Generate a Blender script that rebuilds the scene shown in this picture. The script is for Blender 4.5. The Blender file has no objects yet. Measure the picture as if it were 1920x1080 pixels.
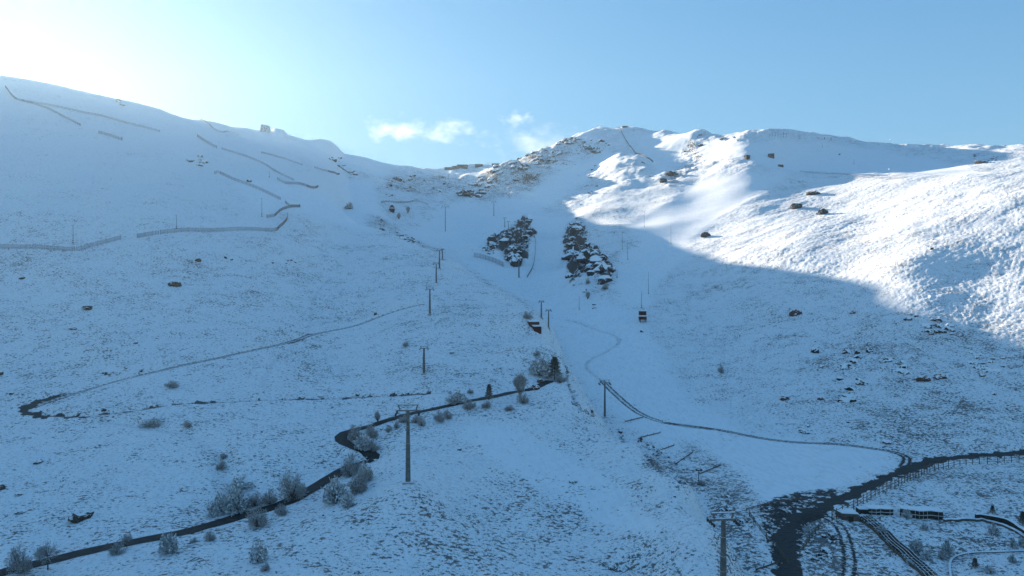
import bpy, math, random
import numpy as np
from mathutils import Vector, Matrix

Q = 1.0                      # terrain mesh fineness
scene = bpy.context.scene
COL = scene.collection
# ---------------------------------------------------------------- camera
F = 1280.0; CU = 960.0; CV = 540.0         # photograph 1920 px wide, 24 mm lens on 36 mm, level
cam = bpy.data.cameras.new("camera"); cam.lens = 24.0; cam.sensor_width = 36.0
cam.clip_start = 1.0; cam.clip_end = 20000.0
cam_o = bpy.data.objects.new("camera", cam); COL.objects.link(cam_o)
cam_o.location = (0, 0, 0); cam_o.rotation_euler = (math.radians(90), 0, 0)
scene.camera = cam_o
# ---------------------------------------------------------------- sky and sun
SUN_EL = math.radians(15.6); SUN_AZ = math.radians(-39.1)     # azimuth from +Y towards +X
world = bpy.data.worlds.new("World"); scene.world = world; world.use_nodes = True
wn = world.node_tree.nodes; wl = world.node_tree.links; wn.clear()
sky = wn.new("ShaderNodeTexSky"); sky.sky_type = 'NISHITA'; sky.sun_disc = False
sky.sun_elevation = SUN_EL; sky.sun_rotation = SUN_AZ
sky.altitude = 2200.0; sky.air_density = 1.0; sky.dust_density = 0.25; sky.ozone_density = 3.0
hs = wn.new("ShaderNodeHueSaturation"); hs.inputs['Saturation'].default_value = 1.13
hs.inputs['Hue'].default_value = 0.496
bg = wn.new("ShaderNodeBackground"); bg.inputs['Strength'].default_value = 0.13
wo = wn.new("ShaderNodeOutputWorld")
wl.new(sky.outputs[0], hs.inputs['Color'])
dn = wn.new("ShaderNodeVectorMath"); dn.operation = 'MULTIPLY_ADD'; dn.inputs[1].default_value = (.26,)*3; dn.inputs[2].default_value = (1,)*3
dv = wn.new("ShaderNodeVectorMath"); dv.operation = 'DIVIDE'
lm = wn.new("ShaderNodeRGBToBW"); wl.new(hs.outputs[0], lm.inputs[0])
l1 = wn.new("ShaderNodeMath"); l1.operation = 'MULTIPLY_ADD'; l1.inputs[1].default_value = .40; l1.inputs[2].default_value = 1.0; wl.new(lm.outputs[0], l1.inputs[0])
l2 = wn.new("ShaderNodeVectorMath"); l2.operation = 'DIVIDE'; wl.new(hs.outputs[0], l2.inputs[0]); wl.new(l1.outputs[0], l2.inputs[1])
wl.new(l2.outputs[0], dn.inputs[0]); wl.new(l2.outputs[0], dv.inputs[0]); wl.new(dn.outputs[0], dv.inputs[1]); wl.new(dv.outputs[0], bg.inputs[0]); wl.new(bg.outputs[0], wo.inputs[0])
sun = bpy.data.lights.new("sun", 'SUN'); sun.energy = 4.0; sun.angle = math.radians(0.6)
sun.color = (1.0, 0.87, 0.70)
sun_o = bpy.data.objects.new("sun", sun); COL.objects.link(sun_o)
SD = Vector((math.sin(SUN_AZ)*math.cos(SUN_EL), math.cos(SUN_AZ)*math.cos(SUN_EL), math.sin(SUN_EL)))
sun_o.rotation_euler = SD.to_track_quat('Z', 'Y').to_euler()
sun_o.location = SD*3000
vs = scene.view_settings
vs.view_transform = 'Standard'; vs.look = 'None'; vs.exposure = 2.02; vs.gamma = 1.0
scene.render.engine = 'CYCLES'
scene.cycles.volume_bounces = 1
scene.cycles.max_bounces = 6
scene.cycles.diffuse_bounces = 4

rnd = random.Random(7)
# ---------------------------------------------------------------- numpy noise
def _hash(ix, iy, s):
    h = (ix.astype(np.int64)*374761393 + iy.astype(np.int64)*668265263 + s*974711) & 0xffffffff
    h = ((h ^ (h >> 13))*1274126177) & 0xffffffff
    return ((h ^ (h >> 16)) & 0xffff)/65535.0
def vnoise(x, y, s=0):
    ix = np.floor(x); iy = np.floor(y); fx = x-ix; fy = y-iy
    fx = fx*fx*fx*(fx*(fx*6-15)+10); fy = fy*fy*fy*(fy*(fy*6-15)+10)
    a = _hash(ix, iy, s); b = _hash(ix+1, iy, s); c = _hash(ix, iy+1, s); d = _hash(ix+1, iy+1, s)
    return (a*(1-fx)+b*fx)*(1-fy)+(c*(1-fx)+d*fx)*fy-0.5
def fbm(x, y, o=4, s=0, g=0.5):
    r = 0; a = 1.0
    for k in range(o):
        r = r + a*vnoise(x, y, s+k*17)
        x, y = 1.6*x-1.2*y+3.1, 1.2*x+1.6*y-7.7; a *= g
    return r
def ss(a, b, x):
    t = np.clip((x-a)/(b-a), 0, 1); return t*t*(3-2*t)
# ---------------------------------------------------------------- relief: two landforms, (u: bearing, v: elevation, Y: distance)
# A = the near hillside and its spur, B = valley, bowl, far ridge and right-hand slope
AP = {
 -900: [(1300,62),(1080,95),(850,150),(650,215),(480,285),(300,380),(120,490),(40,580),(60,700),(150,900)],
 -400: [(1300,62),(1080,100),(850,155),(680,215),(500,290),(350,380),(200,480),(110,560),(90,610),(110,700),(180,900)],
 0: [(1300,62),(1075,107),(960,132),(850,160),(700,215),(600,255),(470,310),(400,350),(300,430),(200,530),(141,620),(160,690),(230,850)],
 150: [(1300,62),(1080,102),(960,130),(850,158),(700,218),(600,258),(470,318),(400,360),(300,455),(220,550),(169,625),(185,690),(250,850)],
 300: [(1300,62),(1080,98),(1010,115),(930,135),(850,155),(760,185),(680,220),(600,260),(520,300),(450,335),(400,370),(330,435),(260,520),(206,620),(222,680),(290,850)],
 400: [(1300,62),(1080,97),(950,131),(850,155),(760,187),(680,225),(600,268),(520,312),(450,355),(400,395),(330,480),(270,590),(227,690),(242,750),(310,900)],
 500: [(1300,62),(1080,95),(950,130),(850,155),(760,190),(680,230),(600,275),(520,325),(450,375),(400,420),(350,490),(300,590),(265,690),(241,770),(255,830),(320,1000)],
 560: [(1300,63),(1080,95),(950,128),(850,157),(760,195),(680,237),(600,287),(520,342),(450,398),(400,445),(385,470),(362,530),(315,640),(275,760),(258,820),(272,880),(340,1050)],
 640: [(1300,65),(1080,95),(960,118),(890,150),(820,168),(760,200),(680,245),(600,300),(520,365),(450,430),(415,475),(395,540),(355,650),(315,770),(284,870),(300,930),(370,1100)],
 700: [(1300,66),(1080,97),(930,124),(860,152),(800,172),(740,205),(670,245),(590,300),(510,365),(450,430),(428,470),(445,520),(480,620),(520,800),(600,1100)],
 765: [(1300,68),(1080,98),(905,124),(850,145),(780,180),(710,215),(640,255),(560,310),(500,370),(465,420),(448,455),(462,490),(510,580),(600,800)],
 820: [(1300,69),(1080,99),(930,124),(850,147),(780,178),(715,208),(650,245),(580,295),(530,345),(495,395),(472,440),(486,470),(540,550),(640,800)],
 870: [(1300,70),(1080,100),(950,125),(850,150),(790,175),(735,195),(680,225),(620,265),(560,315),(515,385),(500,420),(515,448),(565,520),(660,700)],
 960: [(1300,72),(1080,102),(950,128),(850,155),(780,178),(740,198),(690,225),(640,260),(590,310),(558,350),(575,378),(640,450),(740,600)],
 1040: [(1300,74),(1080,104),(950,130),(850,160),(780,182),(722,208),(690,228),(650,255),(620,290),(640,315),(700,370),(800,500)],
 1065: [(1300,74),(1080,104),(950,131),(850,160),(780,182),(722,206),(685,235),(705,256),(760,305),(860,450)],
 1100: [(1300,75),(1080,105),(950,132),(850,160),(800,176),(750,197),(775,214),(835,260),(920,400)],
 1200: [(1300,72),(1080,105),(950,128),(880,146),(838,160),(865,174),(930,204),(1010,320)],
 1300: [(1300,72),(1080,98),(970,118),(915,133),(940,144),(1000,168),(1080,260)],
 1360: [(1300,70),(1110,92),(1010,108),(1035,117),(1100,138),(1180,200)],
 1420: [(1400,66),(1200,82),(1110,93),(1150,103),(1230,122),(1300,180)],
 1600: [(1600,66),(1500,85),(1500,110),(1450,180),(1300,400)],
 2000: [(1700,66),(1600,90),(1550,180),(1300,400),(1200,700)],
 2800: [(1700,66),(1600,90),(1550,180),(1300,400),(1200,700)],
}
BP = {
 -900: [(1500,62),(1300,100),(1000,160),(850,215),(700,300),(600,400),(500,550),(430,760),(430,1100)],
 0: [(1500,62),(1300,100),(1000,160),(850,215),(700,300),(600,400),(500,550),(430,760),(430,1100)],
 400: [(1500,62),(1300,100),(1000,160),(850,215),(700,300),(600,400),(500,550),(430,760),(430,1100)],
 560: [(1450,70),(1250,105),(1000,160),(850,218),(700,300),(580,400),(480,520),(410,640),(360,760),(340,860),(400,1050)],
 640: [(1400,75),(1200,110),(1000,160),(850,220),(700,300),(560,400),(460,500),(405,590),(352,690),(310,800),(288,880),(305,960),(380,1150)],
 700: [(1400,75),(1170,110),(1000,155),(850,215),(710,290),(600,360),(500,470),(430,560),(395,640),(355,750),(325,850),(299,940),(315,1010),(390,1200)],
 765: [(1400,75),(1150,110),(1000,150),(850,210),(720,280),(640,350),(530,450),(470,545),(425,640),(385,730),(350,830),(325,930),(311,1010),(325,1080),(400,1300)],
 850: [(1400,75),(1140,107),(1000,145),(860,200),(740,265),(650,330),(560,430),(500,520),(450,620),(410,720),(380,790),(350,880),(325,1000),(316,1080),(325,1150),(380,1350)],
 900: [(1350,75),(1130,107),(1000,143),(860,195),(750,255),(650,330),(560,440),(520,510),(490,575),(450,650),(410,740),(370,820),(345,900),(320,1000),(310,1060),(322,1150),(380,1350)],
 960: [(1300,75),(1130,105),(1000,140),(860,190),(760,240),(680,300),(600,390),(560,450),(530,505),(500,545),(470,580),(440,625),(410,690),(380,780),(350,850),(325,900),(303,960),(315,1050),(380,1300)],
 1000: [(1300,75),(1120,105),(990,140),(860,188),(760,240),(690,298),(610,390),(570,445),(530,510),(500,548),(470,585),(440,630),(410,690),(380,785),(345,880),(315,970),(288,1060),(305,1160),(380,1300)],
 1050: [(1300,75),(1110,105),(985,140),(860,186),(770,237),(700,290),(630,370),(590,420),(550,480),(500,555),(450,630),(410,705),(370,795),(330,890),(300,985),(268,1095),(288,1190),(360,1300)],
 1100: [(1300,75),(1100,105),(980,140),(870,180),(800,220),(720,278),(660,330),(600,385),(560,430),(520,470),(480,510),(430,585),(400,675),(370,765),(345,855),(325,925),(300,1000),(262,1090),(243,1150),(262,1215),(330,1295)],
 1160: [(1300,75),(1090,106),(965,142),(860,185),(790,228),(710,285),(650,332),(590,390),(550,430),(510,475),(470,525),(420,605),(390,675),(350,765),(310,872),(288,940),(286,1000),(260,1075),(238,1150),(258,1215),(330,1295)],
 1200: [(1300,75),(1080,108),(950,145),(840,200),(780,235),(700,290),(640,335),(580,395),(540,440),(500,482),(460,538),(420,612),(390,674),(350,762),(310,855),(293,908),(291,985),(262,1060),(239,1135),(258,1205),(330,1295)],
 1250: [(470,520),(420,592),(380,668),(350,738),(325,802),(312,860),(300,930),(242,1060),(262,1130),(350,1290)],
 1300: [(1300,75),(1080,108),(950,145),(880,178),(820,213),(750,258),(700,298),(640,343),(580,390),(520,447),(460,515),(420,585),(380,660),(350,722),(322,782),(314,850),(290,905),(246,980),(266,1060),(350,1290)],
 1400: [(1300,75),(1080,108),(950,141),(860,184),(820,211),(760,247),(700,285),(640,325),(580,370),(520,420),(460,478),(400,582),(350,667),(309,738),(298,775),(280,830),(246,900),(262,980),(350,1200)],
 1500: [(1300,75),(1080,110),(950,142),(880,173),(830,205),(770,232),(700,270),(640,305),(580,345),(520,390),(460,448),(400,560),(350,668),(322,738),(314,790),(290,835),(265,875),(246,912),(262,990),(350,1220)],
 1600: [(1300,75),(1080,110),(950,143),(880,172),(850,188),(800,210),(740,240),(680,270),(620,305),(560,345),(500,392),(440,462),(380,565),(329,680),(321,738),(300,808),(280,868),(263,945),(282,1040),(350,1250)],
 1700: [(1300,75),(1080,112),(950,144),(870,178),(840,193),(790,212),(730,235),(670,262),(610,292),(550,328),(490,372),(430,435),(370,528),(332,610),(324,690),(300,802),(271,950),(290,1040),(350,1250)],
 1800: [(1300,75),(1080,112),(950,145),(860,183),(800,206),(740,230),(680,255),(620,285),(560,318),(500,358),(440,405),(380,472),(335,545),(322,630),(300,740),(272,880),(290,1000),(350,1290)],
 1920: [(1300,75),(1080,112),(950,146),(850,187),(800,205),(740,226),(680,250),(620,277),(560,308),(500,345),(440,387),(380,438),(340,490),(320,570),(295,680),(271,810),(290,930),(350,1290)],
 2300: [(1300,75),(1080,112),(850,183),(700,235),(560,295),(440,360),(340,440),(300,540),(270,680),(290,850),(350,1300)],
 2800: [(1300,75),(1080,112),(850,178),(700,228),(560,285),(440,345),(340,420),(300,520),(270,660),(290,850),(350,1300)],
}
KB = 3.0
def tps(P):
    pts = []; val = []
    for u, L in P.items():
        for v, Y in L:
            pts.append((u/400.0, math.log(Y)*KB)); val.append(v)
        if L[0][1] < 100: pts.append((u/400.0, math.log(25)*KB)); val.append(L[0][0]+(1500 if L[0][1] > 60 else 900))
    pts = np.array(pts); val = np.array(val, float); n = len(pts)
    def K(d2): return 0.5*d2*np.log(d2+1e-9)
    d2 = ((pts[:, None]-pts[None])**2).sum(-1)
    M = np.zeros((n+3, n+3)); M[:n, :n] = K(d2)+np.eye(n)*2e-3
    M[:n, n] = 1; M[:n, n+1:] = pts; M[n, :n] = 1; M[n+1:, :n] = pts.T
    w = np.linalg.solve(M, np.concatenate([val, [0, 0, 0]]))
    def f(cu, cb):
        G = np.zeros((len(cb), len(cu)))
        for i, b in enumerate(cb):
            d2 = (cu[:, None]-pts[None, :, 0])**2+(b-pts[None, :, 1])**2
            G[i] = K(d2)@w[:n]+w[n]+w[n+1]*cu+w[n+2]*b
        return G
    return f
def cubic_w(xf, x0, dx, n):
    t = (xf-x0)/dx; i = np.clip(np.floor(t).astype(int), 1, n-3); f = t-i
    W = np.zeros((len(xf), n)); r = np.arange(len(xf))
    W[r, i-1] = -.5*f+f*f-.5*f**3; W[r, i] = 1-2.5*f*f+1.5*f**3
    W[r, i+1] = .5*f+2*f*f-1.5*f**3; W[r, i+2] = -.5*f*f+.5*f**3
    return W
U0, U1 = -900.0, 2800.0
ug = np.concatenate([np.arange(U0, -60, 9/Q), np.arange(-60, 1980, 2.1/Q), np.arange(1980, U1+1, 9/Q)])
bg_ = np.arange(math.log(30), math.log(1300), 0.0030/Q)
NU, NB = len(ug), len(bg_)
ncu, ncb = 300, 360
cu = np.linspace(U0-40, U1+40, ncu); cb = np.linspace(math.log(28), math.log(1360), ncb)
Wu = cubic_w(ug, cu[0], cu[1]-cu[0], ncu); Wb = cubic_w(bg_, cb[0], cb[1]-cb[0], ncb)
VA = Wb@tps(AP)(cu/400, cb*KB)@Wu.T
VB = Wb@tps(BP)(cu/400, cb*KB)@Wu.T
Yg = np.exp(bg_)[:, None]*np.ones(NU); Xg = (ug-CU)/F*Yg
ZA = (CV-VA)/F*Yg; ZB = (CV-VB)/F*Yg
kk = 0.8+0.004*Yg; hh = np.clip(0.5+0.5*(ZA-ZB)/kk, 0, 1)
isA = hh
Z = ZB*(1-hh)+ZA*hh+kk*hh*(1-hh)
UG = np.broadcast_to(ug, Z.shape)
def vpix(): return CV-Z/Yg*F
VG = vpix()
def inpoly(U, V, poly):
    c = np.zeros(U.shape, bool); n = len(poly)
    for i in range(n):
        x1, y1 = poly[i]; x2, y2 = poly[(i+1) % n]
        if y1 == y2: continue
        c ^= ((y1 > V) != (y2 > V)) & (U < (x2-x1)*(V-y1)/(y2-y1)+x1)
    return c
def blur(M, n):
    for _ in range(n):
        M = (M+np.roll(M, 1, 0)+np.roll(M, -1, 0))/3; M = (M+np.roll(M, 1, 1)+np.roll(M, -1, 1))/3
    return M
Bm = isA < 0.5

def mask(polys, onA=None, bl=8):
    wob = 9*fbm(UG/45, VG/45, 3, 5)
    M = np.zeros(Z.shape, bool)
    for p in polys: M |= inpoly(UG+wob, VG+wob*.7, p)
    if onA is True: M &= ~Bm
    if onA is False: M &= Bm
    return blur(M.astype(float), int(bl*2)+3)
PISTE = mask([[(815,395),(880,380),(960,395),(1060,405),(1062,420),(1055,540),(1150,575),(1190,580),(1230,660),(1290,745),(1400,812),(1660,842),
               (1690,868),(1560,930),(1430,955),(1330,900),(1220,820),(1100,740),(1060,640),(1000,570),(940,540),(880,500),(850,470),(700,420),(780,440)]], False, 20)
CRL = [(905,474),(918,448),(945,440),(965,425),(990,402),(1002,432),(992,460),(990,485),(968,505),(950,490),(935,470)]
PISTE *= 1-mask([CRL], False, 4)
PISTE = np.maximum(PISTE, mask([[(1165,250),(1310,252),(1300,300),(1240,330),(1190,275)],[(1440,262),(1640,275),(1860,328),(1500,322),(1400,300),(1310,290),(1330,270)],
                                [(1160,500),(1230,430),(1290,420),(1290,480),(1225,540),(1215,580),(1170,570)],
                                [(1180,430),(1330,330),(1480,320),(1440,350),(1300,440),(1230,480)],
                                [(985,372),(1100,250),(1140,262),(1150,300),(1010,400),(900,400),(930,370)]], False))
PISTE = np.maximum(PISTE, mask([[(540,250),(760,310),(700,330),(620,300)],[(420,330),(640,360),(700,440),(560,392),(500,400)],[(640,330),(700,345),(720,410),(650,400)]], None))
PISTE = np.maximum(PISTE, .8*mask([[(850,800),(950,790),(1150,900),(1250,1000),(1150,990),(950,880)]], True))
# relief detail
DX, DY = Xg, Yg
Z = Z+(1-.6*PISTE)*fbm(DX/55, DY/55, 3, 11)*2.4*ss(60, 250, Yg)
steepdir = (DX*.55+DY*.83)
right_b = np.clip((Bm*1.0), 0, 1)*ss(1180, 1330, UG)
Z = Z+right_b*(1-PISTE)*fbm((DX*.5-DY*.86)/7., (DX*.86+DY*.5)/22., 3, 31)*.5
tuss = fbm(DX/2.6, DY/3.4, 3, 41, .6)*np.clip(.55+1.9*fbm(DX/34, DY/50, 3, 45), .08, 1.15)
big = np.clip(ss(1350, 1900, UG)*ss(250, 420, VG)*right_b, 0, 1)
Z = Z+(1-.93*PISTE)*np.abs(tuss)*(.45+.14*big-.18*right_b)*ss(90, 300, Yg)*1.0
Z = Z+(1-.9*PISTE)*fbm(DX/1.0, DY/1.3, 2, 51)*(.17+.12*right_b)
Z = Z+(1-.7*PISTE)*fbm(DX/21, DY/26, 4, 61)*4.5*ss(620, 950, Yg)
# craggy ground
CRR = [(1064,422),(1085,408),(1100,425),(1098,455),(1118,470),(1132,495),(1155,505),(1140,535),(1118,520),(1090,515),(1072,535),(1060,480)]
ROCKY = [CRL, CRR, [(890,330),(960,305),(1060,262),(1140,262),(1130,290),(1040,330),(960,372),(880,380)],
         [(700,395),(760,440),(830,470),(800,478),(690,425)], [(720,330),(880,330),(880,368),(800,370),(720,352)],
         [(1230,330),(1310,255),(1320,300),(1250,350)]]
RK = mask(ROCKY, False, 5)
CRAG = mask([CRL, CRR], False, 3)
RK = np.maximum(RK, CRAG*1.25)
Z = Z+6.5*np.exp(-((UG-524)/13)**4-((np.log(Yg)-math.log(770))/.05)**2)-2.5*np.exp(-((UG-480)/14)**2-((np.log(Yg)-math.log(765))/.06)**2)
rb = np.abs(fbm(DX/9, DY/13, 4, 71, .6))
Z = Z+RK*(rb*2.6)+CRAG*(rb*9-1.5)
VG = vpix()
# height lookup on the finished grid
def uidx(u): return np.interp(u, ug, np.arange(NU))
def H(x, y):
    y = max(y, 31.0); u = CU+x/y*F
    fu = float(np.clip(uidx(u), 0, NU-1.001)); fb = float(np.clip((math.log(y)-bg_[0])/(bg_[1]-bg_[0]), 0, NB-1.001))
    i, j = int(fb), int(fu); a, b = fb-i, fu-j
    return float((Z[i, j]*(1-b)+Z[i, j+1]*b)*(1-a)+(Z[i+1, j]*(1-b)+Z[i+1, j+1]*b)*a)
def G(u, v):
    """point of the ground seen in direction (u, v)"""
    j = int(round(float(uidx(u)))); col = VG[:, j]
    hit = np.nonzero((col <= v) & (Yg[:, j] > 55))[0]
    i = int(hit[0]) if len(hit) else int(np.argmin(col))
    y = float(Yg[i, j]); x = (u-CU)/F*y
    return Vector((x, y, H(x, y)))
def line_xy(uv, step=2.0):
    P = [G(*p) for p in uv]; out = []
    for k in range(len(P)-1):
        p0 = P[max(k-1, 0)]; p1 = P[k]; p2 = P[k+1]; p3 = P[min(k+2, len(P)-1)]
        n = max(2, int((p2-p1).length/step))
        for q in range(n):
            t = q/n
            a = .5*(2*p1+(p2-p0)*t+(2*p0-5*p1+4*p2-p3)*t*t+(3*p1-p0-3*p2+p3)*t**3)
            out.append((a.x, a.y))
    out.append((P[-1].x, P[-1].y)); return out
def dist_line(L, R):
    """distance of every ground vertex to polyline L, and the parameter, within R"""
    L = np.array(L); D = np.full(Z.shape, 1e9); S = np.zeros(Z.shape)
    lo = L.min(0)-R; hi = L.max(0)+R
    sel = (Xg > lo[0]) & (Xg < hi[0]) & (Yg > lo[1]) & (Yg < hi[1])
    idx = np.nonzero(sel); x = Xg[idx]; y = Yg[idx]; d = np.full(x.shape, 1e9); s = np.zeros(x.shape)
    for k in range(len(L)-1):
        a = L[k]; b = L[k+1]; ab = b-a; l2 = (ab**2).sum()+1e-9
        near = (np.abs(x-a[0]) < R+6) & (np.abs(y-a[1]) < R+6)
        if not near.any(): continue
        xx = x[near]-a[0]; yy = y[near]-a[1]
        t = np.clip((xx*ab[0]+yy*ab[1])/l2, 0, 1)
        dd = np.hypot(xx-t*ab[0], yy-t*ab[1]); m = dd < d[near]
        dn = d[near]; sn = s[near]; dn[m] = dd[m]; sn[m] = (k+t)[m]; d[near] = dn; s[near] = sn
    D[idx] = d; S[idx] = s; return D, S
def smooth_line(L, n=12):
    z = np.array([H(*p) for p in L])
    for _ in range(n): z[1:-1] = (z[:-2]+z[1:-1]*2+z[2:])/4
    return z
DIRT = np.zeros(Z.shape); TRACK = np.zeros(Z.shape)
ROADS = {}
def cut(name, uv, w, shoulder, dirt=0.0, track=0.0, lift=0.0, ruts=None):
    global Z, VG, DIRT, TRACK
    L = line_xy(uv); z = smooth_line(L); R = w/2+shoulder
    D, S = dist_line(L, R)
    m = D < R
    zr = np.interp(S[m], np.arange(len(z)), z)+lift
    f = 1-ss(w/2, R, D[m])
    Zm = Z[m]; Z[m] = Zm*(1-f)+zr*f
    if dirt:
        wob = fbm(Xg[m]/2.5, Yg[m]/2.5, 3, 91)*2.4
        if ruts:
            g = np.exp(-((np.abs(D[m]-ruts)/.5)**2))
            DIRT[m] = np.maximum(DIRT[m], dirt*g)
        else:
            DIRT[m] = np.maximum(DIRT[m], dirt*(1-ss(w/2*.75, w/2*1.15, D[m]+wob)))
    if track: TRACK[m] = np.maximum(TRACK[m], track*(1-ss(w/2*.6, w/2*1.3, D[m])))
    ROADS[name] = (L, z+lift); VG = vpix()
R_TARMAC = [(-120,1108),(-40,1090),(60,1064),(180,1031),(330,1001),(450,969),(540,940),(600,910),(650,882),(690,862),(697,852),(672,842),(641,828),(648,812),(700,797),(760,779),(830,763),(900,748),(960,737),(1000,727),(1033,714)]
cut('tarmac', R_TARMAC, 4.2, 2.6)
cut('path1', [(790,570),(700,598),(600,622),(520,645),(400,672),(300,692),(200,717),(120,742),(62,762)], 2.6, 1.6, dirt=.8, track=1.6, lift=-.55, ruts=1.0)
cut('path2', [(120,738),(62,756),(46,769),(66,777),(160,780)], 3.2, 1.2, dirt=.95, track=1, lift=-.2)
cut('path3', [(66,777),(160,780),(260,768),(340,756),(480,749),(640,746),(760,742),(850,736)], 1.4, 1.0, dirt=.75, track=1.3, lift=-.35)
cut('track1', [(1060,600),(1100,612),(1150,628),(1160,641),(1142,656),(1106,675),(1100,690),(1130,715)], 1.6, 1.0, dirt=.3, track=1, lift=-.3)
cut('track2', [(1130,715),(1160,745),(1200,775),(1250,793),(1330,804)], 2.6, 1.0, dirt=.85, track=1, lift=-.2, ruts=.9)
cut('track3', [(1250,793),(1330,804),(1420,820),(1520,832),(1620,838),(1675,847),(1700,860),(1693,876)], 2.8, 1.5, dirt=1.0, track=.8, lift=-.1, ruts=.75)
cut('road4', [(1980,846),(1900,851),(1820,856),(1750,864),(1690,884),(1620,915),(1560,945),(1500,975),(1472,1010),(1478,1060),(1492,1110)], 3.8, 2.5, dirt=1.25)
cut('path5', [(1540,965),(1575,990),(1592,1040),(1590,1090)], 2.4, 1.5, dirt=.75, ruts=.8)
cut('path6', [(1785,1085),(1782,1058),(1815,1040),(1870,1036),(1960,1034)], 1.6, 1.0, track=1, lift=-.25)
cut('path7', [(1040,660),(1062,690),(1075,740),(1100,775),(1160,815),(1220,870),(1280,905)], 1.0, .8, dirt=.5, track=.7, lift=-.25)
cut('spoor', [(620,520),(590,560),(575,620),(520,670),(490,720)], 2.0, 1.5, track=.45, lift=-.3)
cut('gully', [(200,790),(280,800),(350,815),(400,850),(415,900),(425,950)], 3.0, 3, dirt=.25, track=.3, lift=-.6)
SPL = mask([[(1418,945),(1475,925),(1575,915),(1550,965),(1505,1000),(1503,1085),(1465,1085),(1435,1010)]], None, 4)
DIRT = np.maximum(DIRT, SPL*np.clip(.78+fbm(DX/1.1, DY/1.1, 3, 77)*1.0, 0, 1.2))
SPL2 = mask([[(1270,820),(1310,825),(1400,900),(1440,950),(1380,940),(1330,890),(1270,850)]], False, 14)
SPL3 = mask([[(1505,960),(1560,975),(1575,1085),(1505,1085)],[(1215,880),(1330,940),(1345,1080),(1440,1080),(1400,960),(1300,880),(1220,850)]], None, 10)
TUFT = .5*np.ones(Z.shape)
TUFT -= .38*(1-ss(300, 520, VG))*(isA > .5)
TUFT += right_b*(.05+.35*ss(560, 700, VG)*ss(1450,1600,UG)-.04*(1-ss(520,600,VG)))
TUFT += .3*mask([[(780,690),(990,690),(900,730),(800,740)],[(620,1080),(300,980),(1200,900),(1300,1080)]], True, 12)
TUFT = TUFT*(1-PISTE)+.9*SPL2+.7*SPL3
TUFT = np.clip(TUFT+.35*RK, 0, 1.4)
# ---------------------------------------------------------------- materials
def newmat(name):
    m = bpy.data.materials.new(name); m.use_nodes = True
    nt = m.node_tree; b = nt.nodes["Principled BSDF"]; b.inputs['Roughness'].default_value = .8
    b.inputs['Specular IOR Level'].default_value = .2
    return m, nt, b
def N(nt, t, **k):
    n = nt.nodes.new(t)
    for a, v in k.items(): setattr(n, a, v)
    return n
def math_(nt, op, a, b=None, c=None):
    n = N(nt, 'ShaderNodeMath', operation=op)
    for i, x in enumerate((a, b, c)):
        if x is None: continue
        if isinstance(x, (int, float)): n.inputs[i].default_value = x
        else: nt.links.new(x, n.inputs[i])
    return n.outputs[0]
def noise(nt, vec, scale, detail=3, rough=.55):
    n = N(nt, 'ShaderNodeTexNoise'); n.inputs['Scale'].default_value = scale
    n.inputs['Detail'].default_value = detail; n.inputs['Roughness'].default_value = rough
    nt.links.new(vec, n.inputs['Vector']); return n.outputs['Fac']
def step(nt, x, lo, hi):
    n = N(nt, 'ShaderNodeMapRange', interpolation_type='SMOOTHSTEP')
    n.inputs['From Min'].default_value = lo; n.inputs['From Max'].default_value = hi
    nt.links.new(x, n.inputs['Value']); return n.outputs[0]
def mix(nt, f, a, b):
    n = N(nt, 'ShaderNodeMix', data_type='RGBA')
    if isinstance(f, float): n.inputs[0].default_value = f
    else: nt.links.new(f, n.inputs[0])
    for s, x in ((6, a), (7, b)):
        if isinstance(x, tuple): n.inputs[s].default_value = (*x, 1)
        else: nt.links.new(x, n.inputs[s])
    return n.outputs[2]
SNOW = (.86, .88, .90)
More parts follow.
